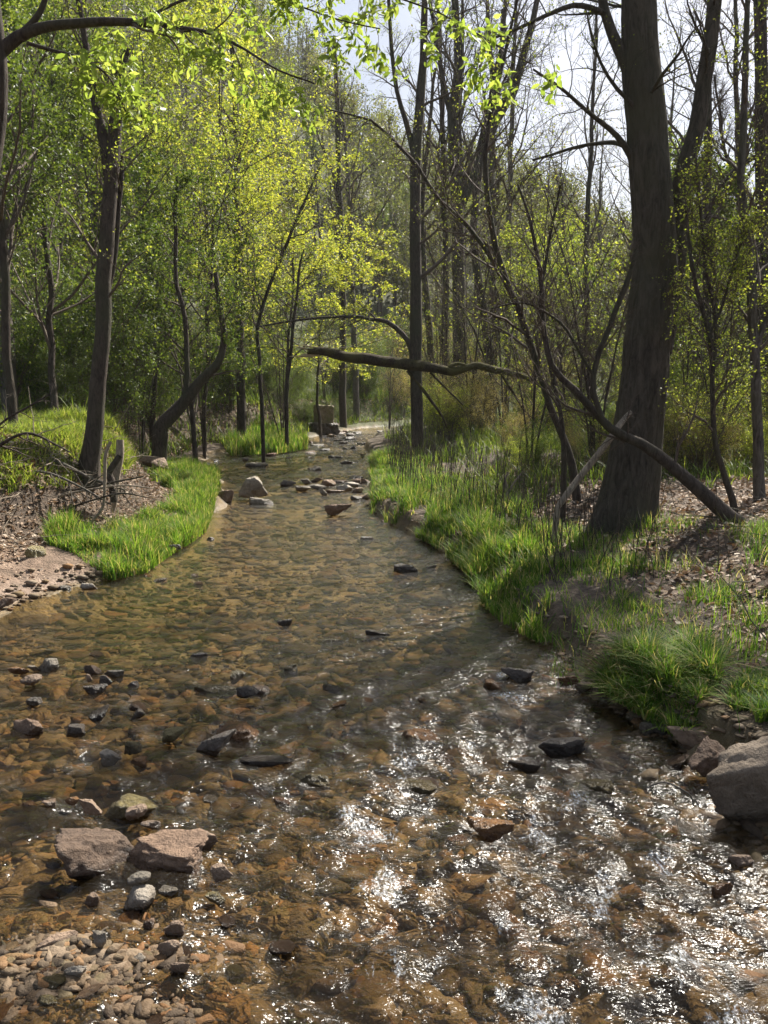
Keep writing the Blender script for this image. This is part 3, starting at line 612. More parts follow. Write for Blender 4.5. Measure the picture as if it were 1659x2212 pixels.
kinded(link('grass', mesh('grass', V, F, GRASS, A)), 'stuff', 'long arching grass lining the right bank of the creek', 'grass')
# far left grass tongue, upstream
x, y = patch([(480, 965), (560, 945), (655, 945), (665, 965), (600, 975), (500, 980)], .1, 14000, g, .1); b1 = blades(x, y, tufts(x, y, .32, g), g, .4, .01, np.maximum(height(x, y), .05))
V, F, A = b1; kinded(link('grass', mesh('grass', V, F, GRASS, A)), 'stuff', 'short grass tongue on the far left bank below the pillar', 'grass')
# plateau turf on the left and its weedy rim
n = 110000; x = g.uniform(-15, -3.2, n); y = g.uniform(6.0, 20, n); TLx = pl(TLp, y); k = (x < TLx-.30-.35*g.random(n)) & (fbm(xyz(x*1.3, y*1.3), 3, 91)+g.random(n)*1.5 > .25); x, y = x[k], y[k]
dens = np.hypot(x, y); k = g.random(len(x)) < np.clip(11/dens, .3, 1); x, y = x[k], y[k]
V, F, A = blades(x, y, tufts(x, y, .15, g), g, .6, .006)
n = 16000; y = g.uniform(7.6, 11.8, n); x = pl(TLp, y)-g.uniform(.35, 1.5, n); b2 = blades(x, y, tufts(x, y, .16, g), g, .9, .006)
V, F, A = merge([(V, F, A), b2]); kinded(link('weeds', mesh('weeds', V, F, TURF, A)), 'stuff', 'yellow green turf and weeds on top of the left bank', 'weeds')
# right bank understorey weeds
n = 60000; y = g.uniform(7.5, 26, n); x = pl(TRp, y)+g.uniform(-.4, 9, n)-.2; k = fbm(xyz(x*.9, y*.9), 3, 95)+g.random(n) > .7; k &= ~((x > 1.6) & (y < 9.5)); x, y = x[k], y[k]
V, F, A = blades(x, y, tufts(x, y, .22, g)*(1+.03*y), g, .7, .007)
kinded(link('weeds', mesh('weeds', V, F, L_MID, A)), 'stuff', 'low green undergrowth across the woodland floor on the right', 'weeds')
n = 90000; y = g.uniform(12.5, 60, n); x = np.where(g.random(n) < .6, pl(TLp, y)-g.uniform(-.5, 9, n), pl(TRp, y)+g.uniform(-.3, 14, n)); x = np.where((y > 38) & (g.random(n) < .3), pl(TLp, y)-g.uniform(0, 3, n), x); k = ((y > 19) | (x < pl(TLp, y)+.4)) & (fbm(xyz(x*.5, y*.5), 3, 97)+g.random(n) > .1); x, y = x[k], y[k]
V, F, A = blades(x, y, tufts(x, y, .3, g)*(1+.012*y), g, .9, .012+0*y[0])
kinded(link('undergrowth', mesh('undergrowth', V, F, L_MID, A)), 'stuff', 'leafy green ground cover on the woodland floor upstream', 'undergrowth')
# dead leaves
def litter(x, y, size, g):
    C = np.stack([x, y, height(x, y)+.008+.02*g.random(len(x))], -1); return leaves_at(C, size, g, 1.1)
n = 52000; x = g.uniform(.2, 9, n); y = g.uniform(3.6, 14, n); k = (x > pl(Rp, y)+.25) & (x > pl(TRp, y)-.6*g.random(n)); l1 = litter(x[k], y[k], .06, g)
n = 16000; y = g.uniform(5, 12, n); x = pl(TLp, y)+g.uniform(-1.1, .45, n); k = (x < pl(Lp, y)-.15) & ((y > 7.2) | (x < -4)); l2 = litter(x[k], y[k], .05, g)
n = 14000; y = g.uniform(14, 42, n); x = pl(TLp, y)+g.uniform(-1.5, .4, n); l3 = litter(x, y, .09, g)
n = 500; y = g.uniform(5.0, 7.4, n); x = pl(Lp, y)-g.uniform(.1, 1.6, n)**1.0; l4 = litter(x, y, .035, g)
V, F, A = merge([l1, l2, l3, l4]); kinded(link('leaf_litter', mesh('leaf_litter', V, F, LITTER, A, smooth=False)), 'stuff', 'dry brown leaf litter over both banks', 'leaf litter')
# dry upright stems in the right grass
n = 420; y = g.uniform(5.8, 19, n); x = pl(Rp, y)+.35+np.abs(g.normal(0, .8, n)); z = height(x, y)
P0 = np.stack([x, y, z], -1); P = P0[:, None]+np.linspace(0, 1, 5)[None, :, None]*(np.stack([g.normal(size=n)*.1, g.normal(size=n)*.1, g.uniform(.35, 1.0, n)], -1))[:, None]
P[:, 1:] += .012*g.normal(size=(n, 4, 3)); V, F, A = tubes(P, np.linspace(.004, .0018, 5)[None]*g.uniform(.7, 1.3, n)[:, None], 4)
kinded(link('dry_stems', mesh('dry_stems', V, F, BARK, A)), 'stuff', 'thin dark dry weed stems standing in the right bank grass', 'dry stems')
# ------------------------------------------------------------------ trees traced from the picture
def trace(pts, Y, n=26, j=.012, seed=0):
    """pts (px, py, width[, dY]) -> centreline and radii in metres"""
    Q = []
    for p in pts:
        y_ = Y+(p[3] if len(p) > 3 else 0); q = at(p[0], p[1], y_); Q.append([*q, p[2]/2*mpp(y_)])
    C = curve(Q, n, j, seed); return C[:, :3], np.maximum(C[:, 3], .002)
def trunk_mesh(P, R, s, flare=0.0, rough=.0, seed=0):
    V, F, A = tubes(P[None], R[None], s); n = len(P); Vr = V.reshape(n, s, 3); C = P[:, None]; o = Vr-C
    if flare:
        hgt = (P[:, 2]-P[0, 2])[:, None]; a = np.arange(s)/s*6.283
        fl = 1+flare*np.exp(-np.abs(hgt)/.22)*(1+.8*np.sin(a*5+seed)[None]+.5*np.sin(a*3+1.3)[None]); o = o*fl[..., None]
    if rough and s > 20:
        a = np.arange(s)/s*6.283; q = np.stack([np.cos(a)[None]*3.2+0*Vr[..., 2], np.sin(a)[None]*3.2+0*Vr[..., 2], Vr[..., 2]*1.5], -1)
        o = o*(1+.05*fbm(q*.45, 2, seed+9)+.045*(1-2*np.abs(noise(q*2.2, seed+4)))-.02*np.abs(noise(q*4.5, seed+6)))[..., None]
    elif rough: o = o*(1+rough*fbm(np.stack([o[..., 0]*9, o[..., 1]*9, Vr[..., 2]*2.2], -1), 3, seed))[..., None]
    return (C+o).reshape(-1, 3), F, A
def branchset(lines, g, spec):
    """lines: list of (P,R); spec: list of grow kwargs per level; returns list of (P,R) arrays per level"""
    out = []; cur = None
    for li, kw in enumerate(spec):
        if li == 0:
            ps = [grow(P[None], R[None], g=g, **kw) for P, R in lines]
            cur = (np.concatenate([a for a, b in ps]), np.concatenate([b for a, b in ps]))
        else: cur = grow(cur[0], cur[1], g=g, **kw)
        out.append(cur)
    return out
def sub(me_parts, base): V, F, A = merge(me_parts); return V-base, F, A
def make_tree(label, lines, spec, g, bark, leafm=None, leaf=None, name='tree', cat='tree', group=None, sides=10, flare=0., rough=0., limb_from=1):
    base = lines[0][0][0].copy(); t = thing(name, label, cat, base, group)
    for i, (P, R) in enumerate(lines):
        q = trunk_mesh(P, R, sides if i == 0 else max(6, sides-2), flare if i == 0 else 0, rough, i)
        V, F, A = sub([q], base); link('trunk' if i < limb_from else 'limb', mesh('trunk', V, F, bark), t)
    if spec:
        lv = branchset(lines, g, spec); parts = [tubes(P, R, 5 if i == 0 else 3) for i, (P, R) in enumerate(lv)]
        V, F, A = sub(parts, base); link('crown', mesh('crown', V, F, TWIG if bark is not BARKB else BARK, A), t)
        if leafm:
            k, size, spread, fl = leaf; q4 = 4 if k >= 4 else 1; C = np.repeat(leafpoints(lv[-1][0], max(1, k//q4), g, .2, spread*.7), q4, 0); C = C+(size*.35 if q4 > 1 else 0)*g.normal(size=C.shape)
            V, F, A = leaves_at(C-base, size, g, fl); link('foliage', mesh('foliage', V, F, leafm, A, smooth=False), t)
    return t
def G(**k): return k
def bare(k1=10, lr=.38, t0=.35, up=.35):
    return [G(k=k1, t0=t0, t1=.98, lr=lr, ang=48, rr=.45, n=8, up=up, wob=.13, upd=.04), G(k=6, t0=.2, t1=.98, lr=.5, ang=42, rr=.55, n=6, up=.1, wob=.16, minr=.002), G(k=5, t0=.15, t1=1, lr=.5, ang=40, rr=.6, n=5, up=.05, wob=.18, minr=.0016)]
def up_spec(k1, lr, t0=.3, k2=6, k3=5, ang=50, up=.2, wob=.14, minr=.0018):
    k1 = int(k1*1.4); k2 += 2; k3 += 2
    return [G(k=k1, t0=t0, t1=.98, lr=lr*1.3, ang=ang, rr=.5, n=8, up=up, wob=wob, upd=.03), G(k=k2, t0=.15, t1=1, lr=.55, ang=45, rr=.55, n=6, up=.05, wob=.16, minr=minr), G(k=k3, t0=.1, t1=1, lr=.5, ang=42, rr=.6, n=4, up=.03, wob=.18, minr=minr*.8)]
g = np.random.default_rng(17)
def gy(px, py): return ground(px, py)[1]
# 1 big forked tree on the right bank
Yb = gy(1365, 1135)
big = trace([(1348, 1150, 118), (1365, 1040, 113), (1376, 953, 104), (1392, 800, 96), (1408, 650, 88), (1415, 560, 84), (1408, 420, 78), (1400, 300, 76), (1393, 200, 74), (1384, 60, 66), (1375, -120, 58), (1360, -400, 44), (1350, -700, 26)], Yb, 260, .01, 3)
fork = trace([(1420, 760, 60, .15), (1444, 640, 56, .2), (1462, 520, 46, .2), (1470, 420, 40, .2), (1484, 350, 36, .2), (1505, 270, 32, .25), (1524, 160, 30, .3), (1542, 20, 27, .3), (1565, -160, 22, .4), (1600, -420, 14, .5)], Yb, 34, .012, 5)
lim1 = trace([(1385, 200, 30), (1350, 130, 24), (1320, 60, 20), (1300, -20, 17), (1290, -150, 12)], Yb, 14, .01, 6)
lim2 = trace([(1368, 345, 14), (1330, 290, 11, -.1), (1270, 240, 8, -.2), (1200, 180, 6, -.3), (1150, 150, 4, -.3)], Yb, 14, .012, 7)
lim3 = trace([(1372, 330, 12), (1340, 312, 10, .2), (1300, 310, 8, .4), (1240, 318, 6, .6), (1150, 345, 4, .8)], Yb, 14, .01, 8)
lim4 = trace([(1310, 30, 12), (1250, 14, 10, -.2), (1190, 28, 8, -.3), (1120, 60, 6, -.4), (1040, 90, 4, -.5)], Yb, 14, .01, 9)
make_tree('massive forked grey barked tree on the right bank, the largest trunk in view', [big, fork, lim1, lim2, lim3, lim4],
    [G(k=7, t0=.45, t1=.98, lr=.2, ang=58, rr=.35, n=9, up=.15, wob=.13, upd=.02, lmin=.7), G(k=7, t0=.15, t1=1, lr=.55, ang=45, rr=.5, n=6, up=.08, wob=.17, minr=.0022), G(k=5, t0=.1, t1=1, lr=.5, ang=42, rr=.6, n=5, up=.03, wob=.2, minr=.0016)], g, BARKB,
    L_LIME, (1, .022, .01, .2), name='forked_tree', sides=96, flare=.36, rough=.035)
# 2 dark slender tree on the left bank
Y1 = gy(190, 1040)
t1 = trace([(190, 1045, 40), (204, 905, 36), (219, 750, 33), (226, 600, 31), (235, 450, 30), (244, 320, 28), (252, 220, 22), (262, 150, 18), (280, 105, 12)], Y1, 34, .012, 11)
f1 = trace([(236, 410, 22), (222, 300, 20), (205, 220, 17), (190, 130, 14), (175, 20, 12), (160, -120, 9)], Y1, 20, .012, 12)
f2 = trace([(229, 640, 14, .1), (246, 560, 12, .1), (254, 480, 10, .1), (262, 380, 9, .1), (256, 260, 7, .1), (262, 120, 5, .1)], Y1, 20, .012, 13)
make_tree('dark slender tree leaning right from the rim of the left bank', [t1, f1, f2], up_spec(9, .22, .42, 5, 4), g, BARK, L_LIME, (2, .035, .02, .3), sides=14, flare=.35, rough=.05)
# 3 centre tree with the hung limb
Y2 = gy(903, 990)
t2 = trace([(904, 992, 27), (900, 880, 26), (898, 700, 25), (897, 500, 23), (898, 350, 22), (910, 200, 18), (916, 60, 14), (925, -120, 10), (935, -350, 6)], Y2, 34, .012, 14)
f3 = trace([(897, 345, 13), (880, 270, 11), (858, 195, 9), (845, 90, 8), (835, -60, 6)], Y2, 14, .012, 15)
f4 = trace([(894, 775, 14), (882, 738, 11), (860, 712, 10), (832, 692, 9), (800, 690, 7), (770, 684, 7), (700, 686, 5), (640, 692, 5), (560, 705, 3)], Y2, 20, .008, 16)
make_tree('straight slim tree at the centre with a broken limb lodged in its fork', [t2, f3, f4], up_spec(10, .17, .3, 5, 5, 60, .05), g, BARK, L_LIME, (1, .03, .02, .3), sides=10, rough=.05)
Yl = Y2-.18
lg = trace([(664, 757, 12, -.2), (700, 760, 17, -.2), (745, 772, 20), (800, 777, 22), (850, 783, 21, .05), (890, 790, 22, .05), (940, 797, 18, .1), (975, 806, 17, .1), (1000, 800, 14, .1), (1035, 791, 14, .15), (1080, 802, 14, .2), (1120, 813, 11, .3), (1172, 831, 9, .2)], Yl, 60, .03, 17)
tl = thing('fallen_limb', 'thick mossy broken limb hanging level across the creek', 'limb', lg[0][0])
V, F, A = sub([trunk_mesh(lg[0], lg[1], 12, 0, .10, 4)], lg[0][0]); link('trunk', mesh('limb', V, F, ROTW), tl)
sp_ = []
for (a, b, w) in [((690, 757), (632, 747), 7), ((690, 765), (625, 770), 6), ((688, 762), (650, 765), 8), ((700, 752), (645, 744), 5), ((690, 768), (640, 772), 3)]:
    P, R = trace([(a[0], a[1], w), ((a[0]+b[0])/2, (a[1]+b[1])/2+1, w*.7), (b[0], b[1], 1)], Yl-.2, 8, .003, w); sp_.append(tubes(P[None], R[None], 5))
V, F, A = sub(sp_, lg[0][0]); link('splinters', mesh('splinters', V, F, SPLINT), tl).name = 'broken_end'
st = []
for pts in ([(960, 800, 9), (985, 786, 8), (1010, 790, 5), (1030, 800, 3)], [(880, 800, 8), (920, 850, 7), (955, 900, 5), (965, 925, 3)], [(930, 805, 5), (965, 840, 4), (1000, 875, 3)], [(1085, 812, 6), (1110, 850, 5), (1140, 900, 4)]):
    P, R = trace(pts, Yl+.1, 12, .01, 5); V, F, A = sub([tubes(P[None], R[None], 6)], lg[0][0]); link('side_branch', mesh('side_branch', V, F, ROTW), tl)
# 4.. other traced trees:  label, bark, [lines], distance or base point, spec, leaves
def T(label, base, lines, bark=BARK, spec=None, leafm=None, leaf=None, name='tree', Y=None, sides=8, seed=0, j=.012, **kw):
    Yq = Y if Y else gy(*base); g2 = np.random.default_rng(1000+seed)
    ls = [trace(l, Yq, 26 if i == 0 else 14, j*Yq/9, seed*5+i) for i, l in enumerate(lines)]
    P, R = ls[0]; h = float(height(P[0, 0], P[0, 1]))
    if abs(P[0, 2]-h) > .03:                                   # carry the foot down (or up) to the soil
        P = P.copy(); P[0, 2] = min(h-.05, P[1, 2]-.02); ls[0] = (P, R)
    if spec:
        for q in spec[1:]: q['minr'] = max(.0018, .00015*Yq)
        if Yq > 18: spec[0]['k'] = int(spec[0]['k']*.8); spec[2]['k'] -= 2
    if leaf: leaf = (leaf[0]*(3 if lines[0][0][0] < 700 else 1), max(leaf[1], .0022*Yq), leaf[2]+.01, leaf[3])
    return make_tree(label, ls, spec, g2, bark, leafm, leaf, name=name, sides=sides, rough=.04, **kw)
T('thick straight trunk behind the hung limb, right of the centre tree', (993, 770), [[(993, 790, 30), (991, 640, 27), (991, 507, 26), (983, 341, 24), (978, 249, 23), (990, 150, 19), (985, 20, 15), (978, -150, 10)], [(995, 440, 18), (1030, 368, 18), (1040, 325, 20), (1070, 262, 21), (1110, 190, 18), (1137, 100, 14), (1160, 0, 11), (1190, -150, 7)], [(1036, 322, 14), (1046, 275, 13), (1064, 205, 12), (1060, 100, 9), (1048, -60, 6)], [(978, 260, 13), (962, 200, 11), (950, 120, 9), (930, 0, 7)]], spec=up_spec(11, .17, .4, 6, 5, 40, .4), Y=24, seed=4)
T('reddish leaning trunk just right of the thick straight trunk', (1060, 760), [[(1062, 790, 24), (1040, 640, 18), (1024, 520, 17), (1027, 441, 16), (1032, 391, 14), (1060, 250, 12), (1085, 80, 9), (1100, -80, 6)]], spec=up_spec(10, .2, .4, 5, 4, 40, .4), Y=25, seed=5)
T('thin curving tree growing up and left from beside the big forked tree', (1247, 1085), [[(1250, 1092, 22), (1236, 1010, 18), (1222, 960, 16), (1190, 880, 15), (1160, 790, 15), (1120, 665, 14), (1093, 606, 13), (1070, 523, 12), (1054, 424, 11), (1046, 351, 11), (1060, 250, 9), (1105, 60, 6), (1130, -60, 4)], [(1108, 640, 9), (1060, 560, 9), (1011, 490, 8), (944, 424, 8), (905, 361, 7), (852, 308, 6), (800, 262, 5), (713, 238, 3)]], spec=up_spec(13, .17, .25, 6, 5, 55, .1), leafm=L_LIME, leaf=(1, .022, .01, .3), seed=6)
T('dark bent trunk rising from the left bank thicket beside the creek', (345, 930), [[(338, 935, 34), (365, 900, 30), (400, 866, 26), (440, 815, 21), (470, 785, 17), (482, 750, 14), (482, 700, 12), (474, 640, 12), (466, 590, 9)], [(392, 880, 14), (404, 800, 12), (400, 700, 10), (380, 600, 9), (378, 480, 8), (384, 380, 6)]], spec=up_spec(8, .2, .4, 4, 4), leafm=L_MID, leaf=(3, .04, .03, .3), Y=14.5, seed=7)
T('tall dark trunk standing in the middle of the yellow green trees', (520, 800), [[(522, 900, 20), (519, 750, 18), (515, 600, 17), (512, 430, 15), (508, 250, 12), (500, 90, 9)], [(512, 330, 8), (540, 260, 7), (570, 200, 5)]], spec=up_spec(9, .2, .3, 5, 4), leafm=L_YEL, leaf=(2, .05, .05, .5), Y=24, seed=8)
T('double trunk showing between the upper left branches', (205, 800), [[(215, 870, 24), (210, 600, 20), (204, 420, 18), (200, 260, 15), (190, 120, 11), (180, -40, 8)], [(208, 480, 12), (226, 360, 11), (232, 240, 9), (240, 90, 6)]], spec=up_spec(10, .18, .4, 5, 4, 45, .3), leafm=L_LIME, leaf=(1, .06, .05, .5), Y=21, seed=9)
T('slim brown trunk in the woods at the upper far left', (125, 800), [[(138, 860, 14), (132, 600, 12), (124, 400, 12), (118, 270, 10), (90, 180, 8), (60, 100, 6)], [(122, 300, 8), (140, 230, 7), (160, 150, 5)]], spec=up_spec(10, .2, .4, 5, 4, 45, .3), leafm=L_LIME, leaf=(1, .06, .05, .5), Y=23, seed=10)
T('grey trunk at the left edge at the back of the sunny turf', (18, 855), [[(22, 862, 36), (14, 740, 32), (8, 600, 28), (4, 450, 26), (-2, 300, 22), (-10, 100, 16)]], bark=BARKG, spec=up_spec(9, .2, .4, 5, 5), leafm=L_DARK, leaf=(4, .06, .05, .4), Y=13.5, seed=11)
T('leaning dead stem crossing in front of the big forked tree', (1600, 1140), [[(1606, 1142, 42), (1560, 1100, 34), (1490, 1040, 28), (1430, 988, 25), (1380, 955, 22), (1329, 933, 19), (1285, 890, 17), (1240, 840, 15), (1195, 795, 13), (1176, 720, 12), (1168, 603, 10), (1150, 500, 7), (1120, 400, 4)], [(1300, 900, 12, -.1), (1280, 840, 12, -.1), (1288, 780, 12, -.1), (1308, 728, 12, -.1), (1335, 660, 12, -.1), (1362, 590, 11, -.1), (1374, 540, 8, -.1)], [(1281, 812, 7, -.1), (1256, 770, 6, -.1), (1225, 710, 6, -.1), (1190, 680, 5, -.1), (1130, 655, 4, -.1), (1060, 668, 3, -.1)]], spec=up_spec(9, .14, .2, 5, 4, 55, .25), Y=Yb-.75, seed=12)
T('thin upright stem between the curving tree and the big tree', (1212, 1075), [[(1216, 1090, 14), (1218, 990, 12), (1212, 900, 10), (1198, 830, 9), (1178, 740, 8), (1166, 640, 7), (1185, 520, 6), (1210, 400, 4)]], spec=up_spec(9, .22, .25, 5, 4, 45, .3), leafm=L_LIME, leaf=(1, .022, .01, .3), Y=Yb+.6, seed=13)
T('pair of thin leaning stems right of the big tree', (1590, 1100), [[(1592, 1104, 18), (1564, 1028, 13), (1545, 950, 12), (1540, 860, 11), (1538, 760, 11), (1524, 690, 10), (1505, 620, 9), (1490, 540, 7), (1480, 440, 5)], [(1540, 800, 9), (1545, 700, 8), (1528, 600, 8), (1515, 480, 7), (1500, 330, 5)], [(1532, 720, 6), (1560, 660, 6), (1590, 560, 5), (1620, 480, 4)]], spec=up_spec(11, .17, .25, 6, 5, 50, .25), leafm=L_LIME, leaf=(2, .025, .012, .3), Y=Yb-.4, seed=14)
T('slim straight tree near the right edge of the picture', (1640, 1110), [[(1642, 1118, 30), (1638, 1000, 24), (1634, 850, 22), (1628, 700, 21), (1622, 600, 20), (1612, 480, 17), (1602, 380, 16), (1606, 250, 14), (1612, 100, 12), (1615, -60, 9)], [(1632, 760, 12), (1650, 700, 12), (1690, 640, 10), (1740, 560, 8)]], bark=BARKG, spec=up_spec(12, .17, .3, 6, 5, 50, .2), leafm=L_LIME, leaf=(2, .025, .012, .3), Y=Yb+.3, seed=15)
T('tall thick trunk cut by the right edge of the picture', (1660, 900), [[(1655, 960, 34), (1652, 700, 32), (1648, 420, 30), (1644, 200, 27), (1640, 0, 24), (1634, -250, 16)], [(1650, 330, 12), (1600, 360, 10), (1560, 400, 8), (1525, 470, 6), (1500, 500, 4)]], spec=up_spec(11, .2, .3, 6, 5, 45, .35), Y=14, seed=16)
T('straight trunk seen between the fork and the slim right tree', (1530, 900), [[(1534, 940, 24), (1530, 700, 21), (1526, 500, 19), (1528, 330, 17), (1531, 150, 15), (1536, -60, 11), (1540, -200, 8)]], spec=up_spec(12, .2, .35, 6, 5, 45, .35), Y=15, seed=17)
T('thin trunk with upswept branches between two right hand trees', (1590, 880), [[(1592, 920, 15), (1598, 700, 13), (1604, 500, 12), (1597, 330, 11), (1590, 180, 10), (1588, 20, 8), (1585, -150, 5)], [(1600, 420, 8), (1570, 340, 7), (1556, 250, 6), (1540, 160, 4)]], spec=up_spec(12, .2, .3, 6, 5, 40, .4), Y=17, seed=18)
T('slim trunk left of the big tree against the sky', (1265, 700), [[(1262, 800, 15), (1266, 650, 13), (1268, 500, 11), (1275, 350, 9), (1282, 200, 7), (1290, 20, 5)]], spec=up_spec(13, .2, .35, 6, 4, 35, .5), Y=24, seed=19)
T('grey trunk rising behind the curving tree', (1065, 700), [[(1068, 790, 17), (1065, 600, 15), (1064, 450, 14), (1062, 330, 13), (1075, 180, 10), (1085, 20, 7)]], bark=BARKG, spec=up_spec(12, .2, .35, 6, 4, 35, .5), Y=27, seed=20)
T('pale thin trunk behind the leaning limbs', (1098, 700), [[(1096, 780, 13), (1098, 600, 12), (1100, 430, 11), (1106, 250, 9), (1112, 60, 7), (1118, -100, 5)]], bark=BARKG, spec=up_spec(13, .2, .35, 6, 4, 35, .5), Y=29, seed=21)
T('thin dark trunk left of the thick straight trunk', (960, 740), [[(962, 800, 14), (962, 600, 12), (958, 420, 12), (956, 250, 10), (950, 100, 8), (945, -60, 5)]], spec=up_spec(12, .2, .35, 6, 4, 35, .5), Y=26, seed=22)
T('dark slanting trunk between the centre tree and the thick trunk', (930, 760), [[(934, 800, 15), (922, 660, 14), (915, 560, 12), (912, 430, 10), (925, 300, 8), (940, 150, 6)]], spec=up_spec(10, .2, .35, 5, 4, 40, .4), Y=28, seed=23)
T('slim trunk standing over the far bend of the creek', (735, 800), [[(742, 880, 16), (740, 720, 14), (738, 560, 13), (732, 400, 12), (728, 250, 10), (722, 80, 7)]], spec=up_spec(12, .2, .35, 6, 4, 45, .3), leafm=L_LIME, leaf=(1, .07, .06, .5), Y=34, seed=24)
T('mossy grey trunk over the far bend with a bare top', (765, 800), [[(770, 880, 14), (764, 720, 12), (758, 560, 10), (752, 380, 8), (740, 220, 6)]], bark=BARKG, spec=up_spec(12, .2, .35, 6, 4, 45, .3), leafm=L_LIME, leaf=(1, .07, .06, .5), Y=37, seed=25)
T('thin leaning stem right of the bent trunk', (560, 870), [[(566, 880, 9), (558, 760, 8), (560, 690, 8), (590, 600, 7), (640, 480, 6), (690, 360, 4)]], spec=up_spec(10, .2, .3, 5, 4, 45, .2), leafm=L_YEL, leaf=(2, .045, .05, .6), Y=19, seed=26)
T('thin dark upright stem by the left bank below the hung limb', (620, 870), [[(618, 880, 9), (622, 800, 8), (630, 740, 7), (640, 640, 6), (655, 540, 4)]], spec=up_spec(9, .22, .3, 5, 4, 45, .2), leafm=L_MID, leaf=(2, .045, .05, .6), Y=22, seed=27)
T('pale dead log leaning on the base of the curving tree', (1200, 1105), [[(1196, 1108, 13), (1230, 1060, 14), (1270, 1005, 14), (1330, 930, 14), (1380, 870, 8, .3)]], bark=DEADW, Y=Yb-.35, seed=28, name='leaning_log', cat='log')
# overhanging leafy branch from a tree beyond the left edge
Yo = 4.6
tr0 = trace([(-150, 1500, 60), (-110, 1100, 52), (-70, 700, 46), (-30, 400, 40), (-6, 230, 34), (0, 120, 28), (-10, 20, 22), (-30, -150, 14)], Yo, 30, .01, 41)
P, R = tr0; P[0, 2] = float(height(P[0, 0], P[0, 1]))-.05
o1 = trace([(2, 110, 26), (50, 74, 22), (110, 56, 19), (200, 48, 17), (280, 50, 15), (330, 56, 13), (400, 64, 10), (462, 72, 8), (520, 100, 5, -.1), (600, 150, 4, -.2), (680, 180, 3, -.2)], Yo, 30, .006, 42)
o2 = trace([(20, 92, 16), (60, 60, 13), (90, 20, 11), (110, -40, 9)], Yo, 10, .006, 43)
o3 = trace([(300, 52, 7), (370, 10, 6), (470, -20, 5), (600, 0, 4), (720, 40, 3), (820, 60, 2.5)], Yo, 18, .006, 44)
o4 = trace([(60, 95, 8), (110, 110, 7), (170, 125, 6), (230, 160, 4), (270, 240, 3)], Yo, 14, .006, 45)
o5 = trace([(470, -20, 5), (620, -50, 5), (800, -20, 4), (950, 30, 3), (1060, 90, 2.5), (1150, 140, 2)], Yo, 20, .006, 46)
gg = np.random.default_rng(77); base = P[0].copy(); t = thing('overhanging_tree', 'leafy tree beyond the left edge sending a dark branch across the top', 'tree', base)
for i, (P_, R_) in enumerate((tr0, o1, o2, o3, o4, o5)):
    V, F, A = sub([trunk_mesh(P_, R_, 12, 0, .04, i)], base); link('trunk' if i == 0 else 'limb', mesh('limb', V, F, BARK), t)
lv = branchset([o1, o3, (o4[0][:11], o4[1][:11]), o5], gg, [G(k=13, t0=.35, t1=1, lr=.22, ang=55, rr=.5, n=7, up=-.1, wob=.14, upd=-.03, lmin=.25), G(k=5, t0=.2, t1=1, lr=.5, ang=45, rr=.6, n=5, up=-.05, wob=.15, minr=.0014, lmin=.1)])
V, F, A = sub([tubes(*lv[0], 5), tubes(*lv[1], 4)], base); link('crown', mesh('crown', V, F, TWIG), t)
def big_leaves(C, size, g):
    q = len(C); n = nrm(g.normal(size=(q, 3))*.9+np.array([0, 0, .5])); d = g.normal(size=(q, 3)); d = nrm(d-(d*n).sum(1, keepdims=True)*n+np.array([0, 0, -.35])); w = nrm(np.cross(n, d)); n = np.cross(d, w)
    s = (size*g.uniform(.55, 1.2, q))[:, None]
    pr = [(0, 0, 0), (.28, .17, .05), (.62, .2, .06), (1, 0, -.05), (.62, -.2, .06), (.28, -.17, .05), (.45, 0, -.02)]
    V = np.stack([C+d*s*a+w*s*b+n*s*c_ for a, b, c_ in pr], 1)
    q4 = np.array([[0, 1, 6, 5], [1, 2, 6, 6], [2, 3, 4, 6], [5, 6, 4, 4]]); q3 = np.array([[0, 1, 6], [1, 2, 6], [2, 3, 6], [3, 4, 6], [4, 5, 6], [5, 0, 6]])
    F = (q3[None]+(np.arange(q)*7)[:, None, None]).reshape(-1, 3); return V.reshape(-1, 3), F, np.repeat(g.random(q), 7)
C = np.concatenate([leafpoints(lv[1][0], 7, gg, .3, .015), leafpoints(lv[0][0], 5, gg, .3, .015)])
V, F, A = big_leaves(C-base, .058, gg); link('foliage', mesh('foliage', V, F, L_BIG, A), t)
# ------------------------------------------------------------------ yellow green spring trees
def leafy_tree(label, px, py, Y, hgt, w, g, leafm, leaf, bark=BARK, k1=26, group=None, t0=.15, tiers=False, name='leafy_tree', tw=12):
    b = at(px, py, Y); h0 = float(height(b[0], b[1])); b = np.array([b[0], b[1], h0-.03])
    top = b+np.array([g.normal()*.3, g.normal()*.3, hgt])
    P = np.linspace(b, top, 16); P[:, :2] += .12*hgt/8*np.cumsum(g.normal(size=(16, 2))*.4, 0); R = np.linspace(tw*.005, .01, 16)
    lr = w/hgt/1.3
    spec = [G(k=k1, t0=t0, t1=.98, lr=lr, ang=72 if tiers else 55, rr=.5, n=8, up=0 if tiers else .25, wob=.1, upd=.0 if tiers else .03), G(k=7, t0=.15, t1=1, lr=.5, ang=45, rr=.55, n=6, up=0, wob=.13, minr=.002), G(k=6, t0=.1, t1=1, lr=.5, ang=42, rr=.6, n=4, up=0, wob=.15, minr=.0015)]
    return make_tree(label, [(P, R)], spec, g, bark, leafm, leaf, name=name, group=group, sides=8, rough=.05)
g = np.random.default_rng(23)
leafy_tree('tall lime leaved tree at the upper left behind the slender trunk', 330, 900, 19, 9.5, 5.5, g, L_LIME, (18, 0.073, 0.092, .4))
leafy_tree('broad yellow green tree whose top reaches the overhanging branch', 440, 900, 21, 10.5, 6, g, L_YEL, (12, 0.073, 0.092, .4), t0=.3)
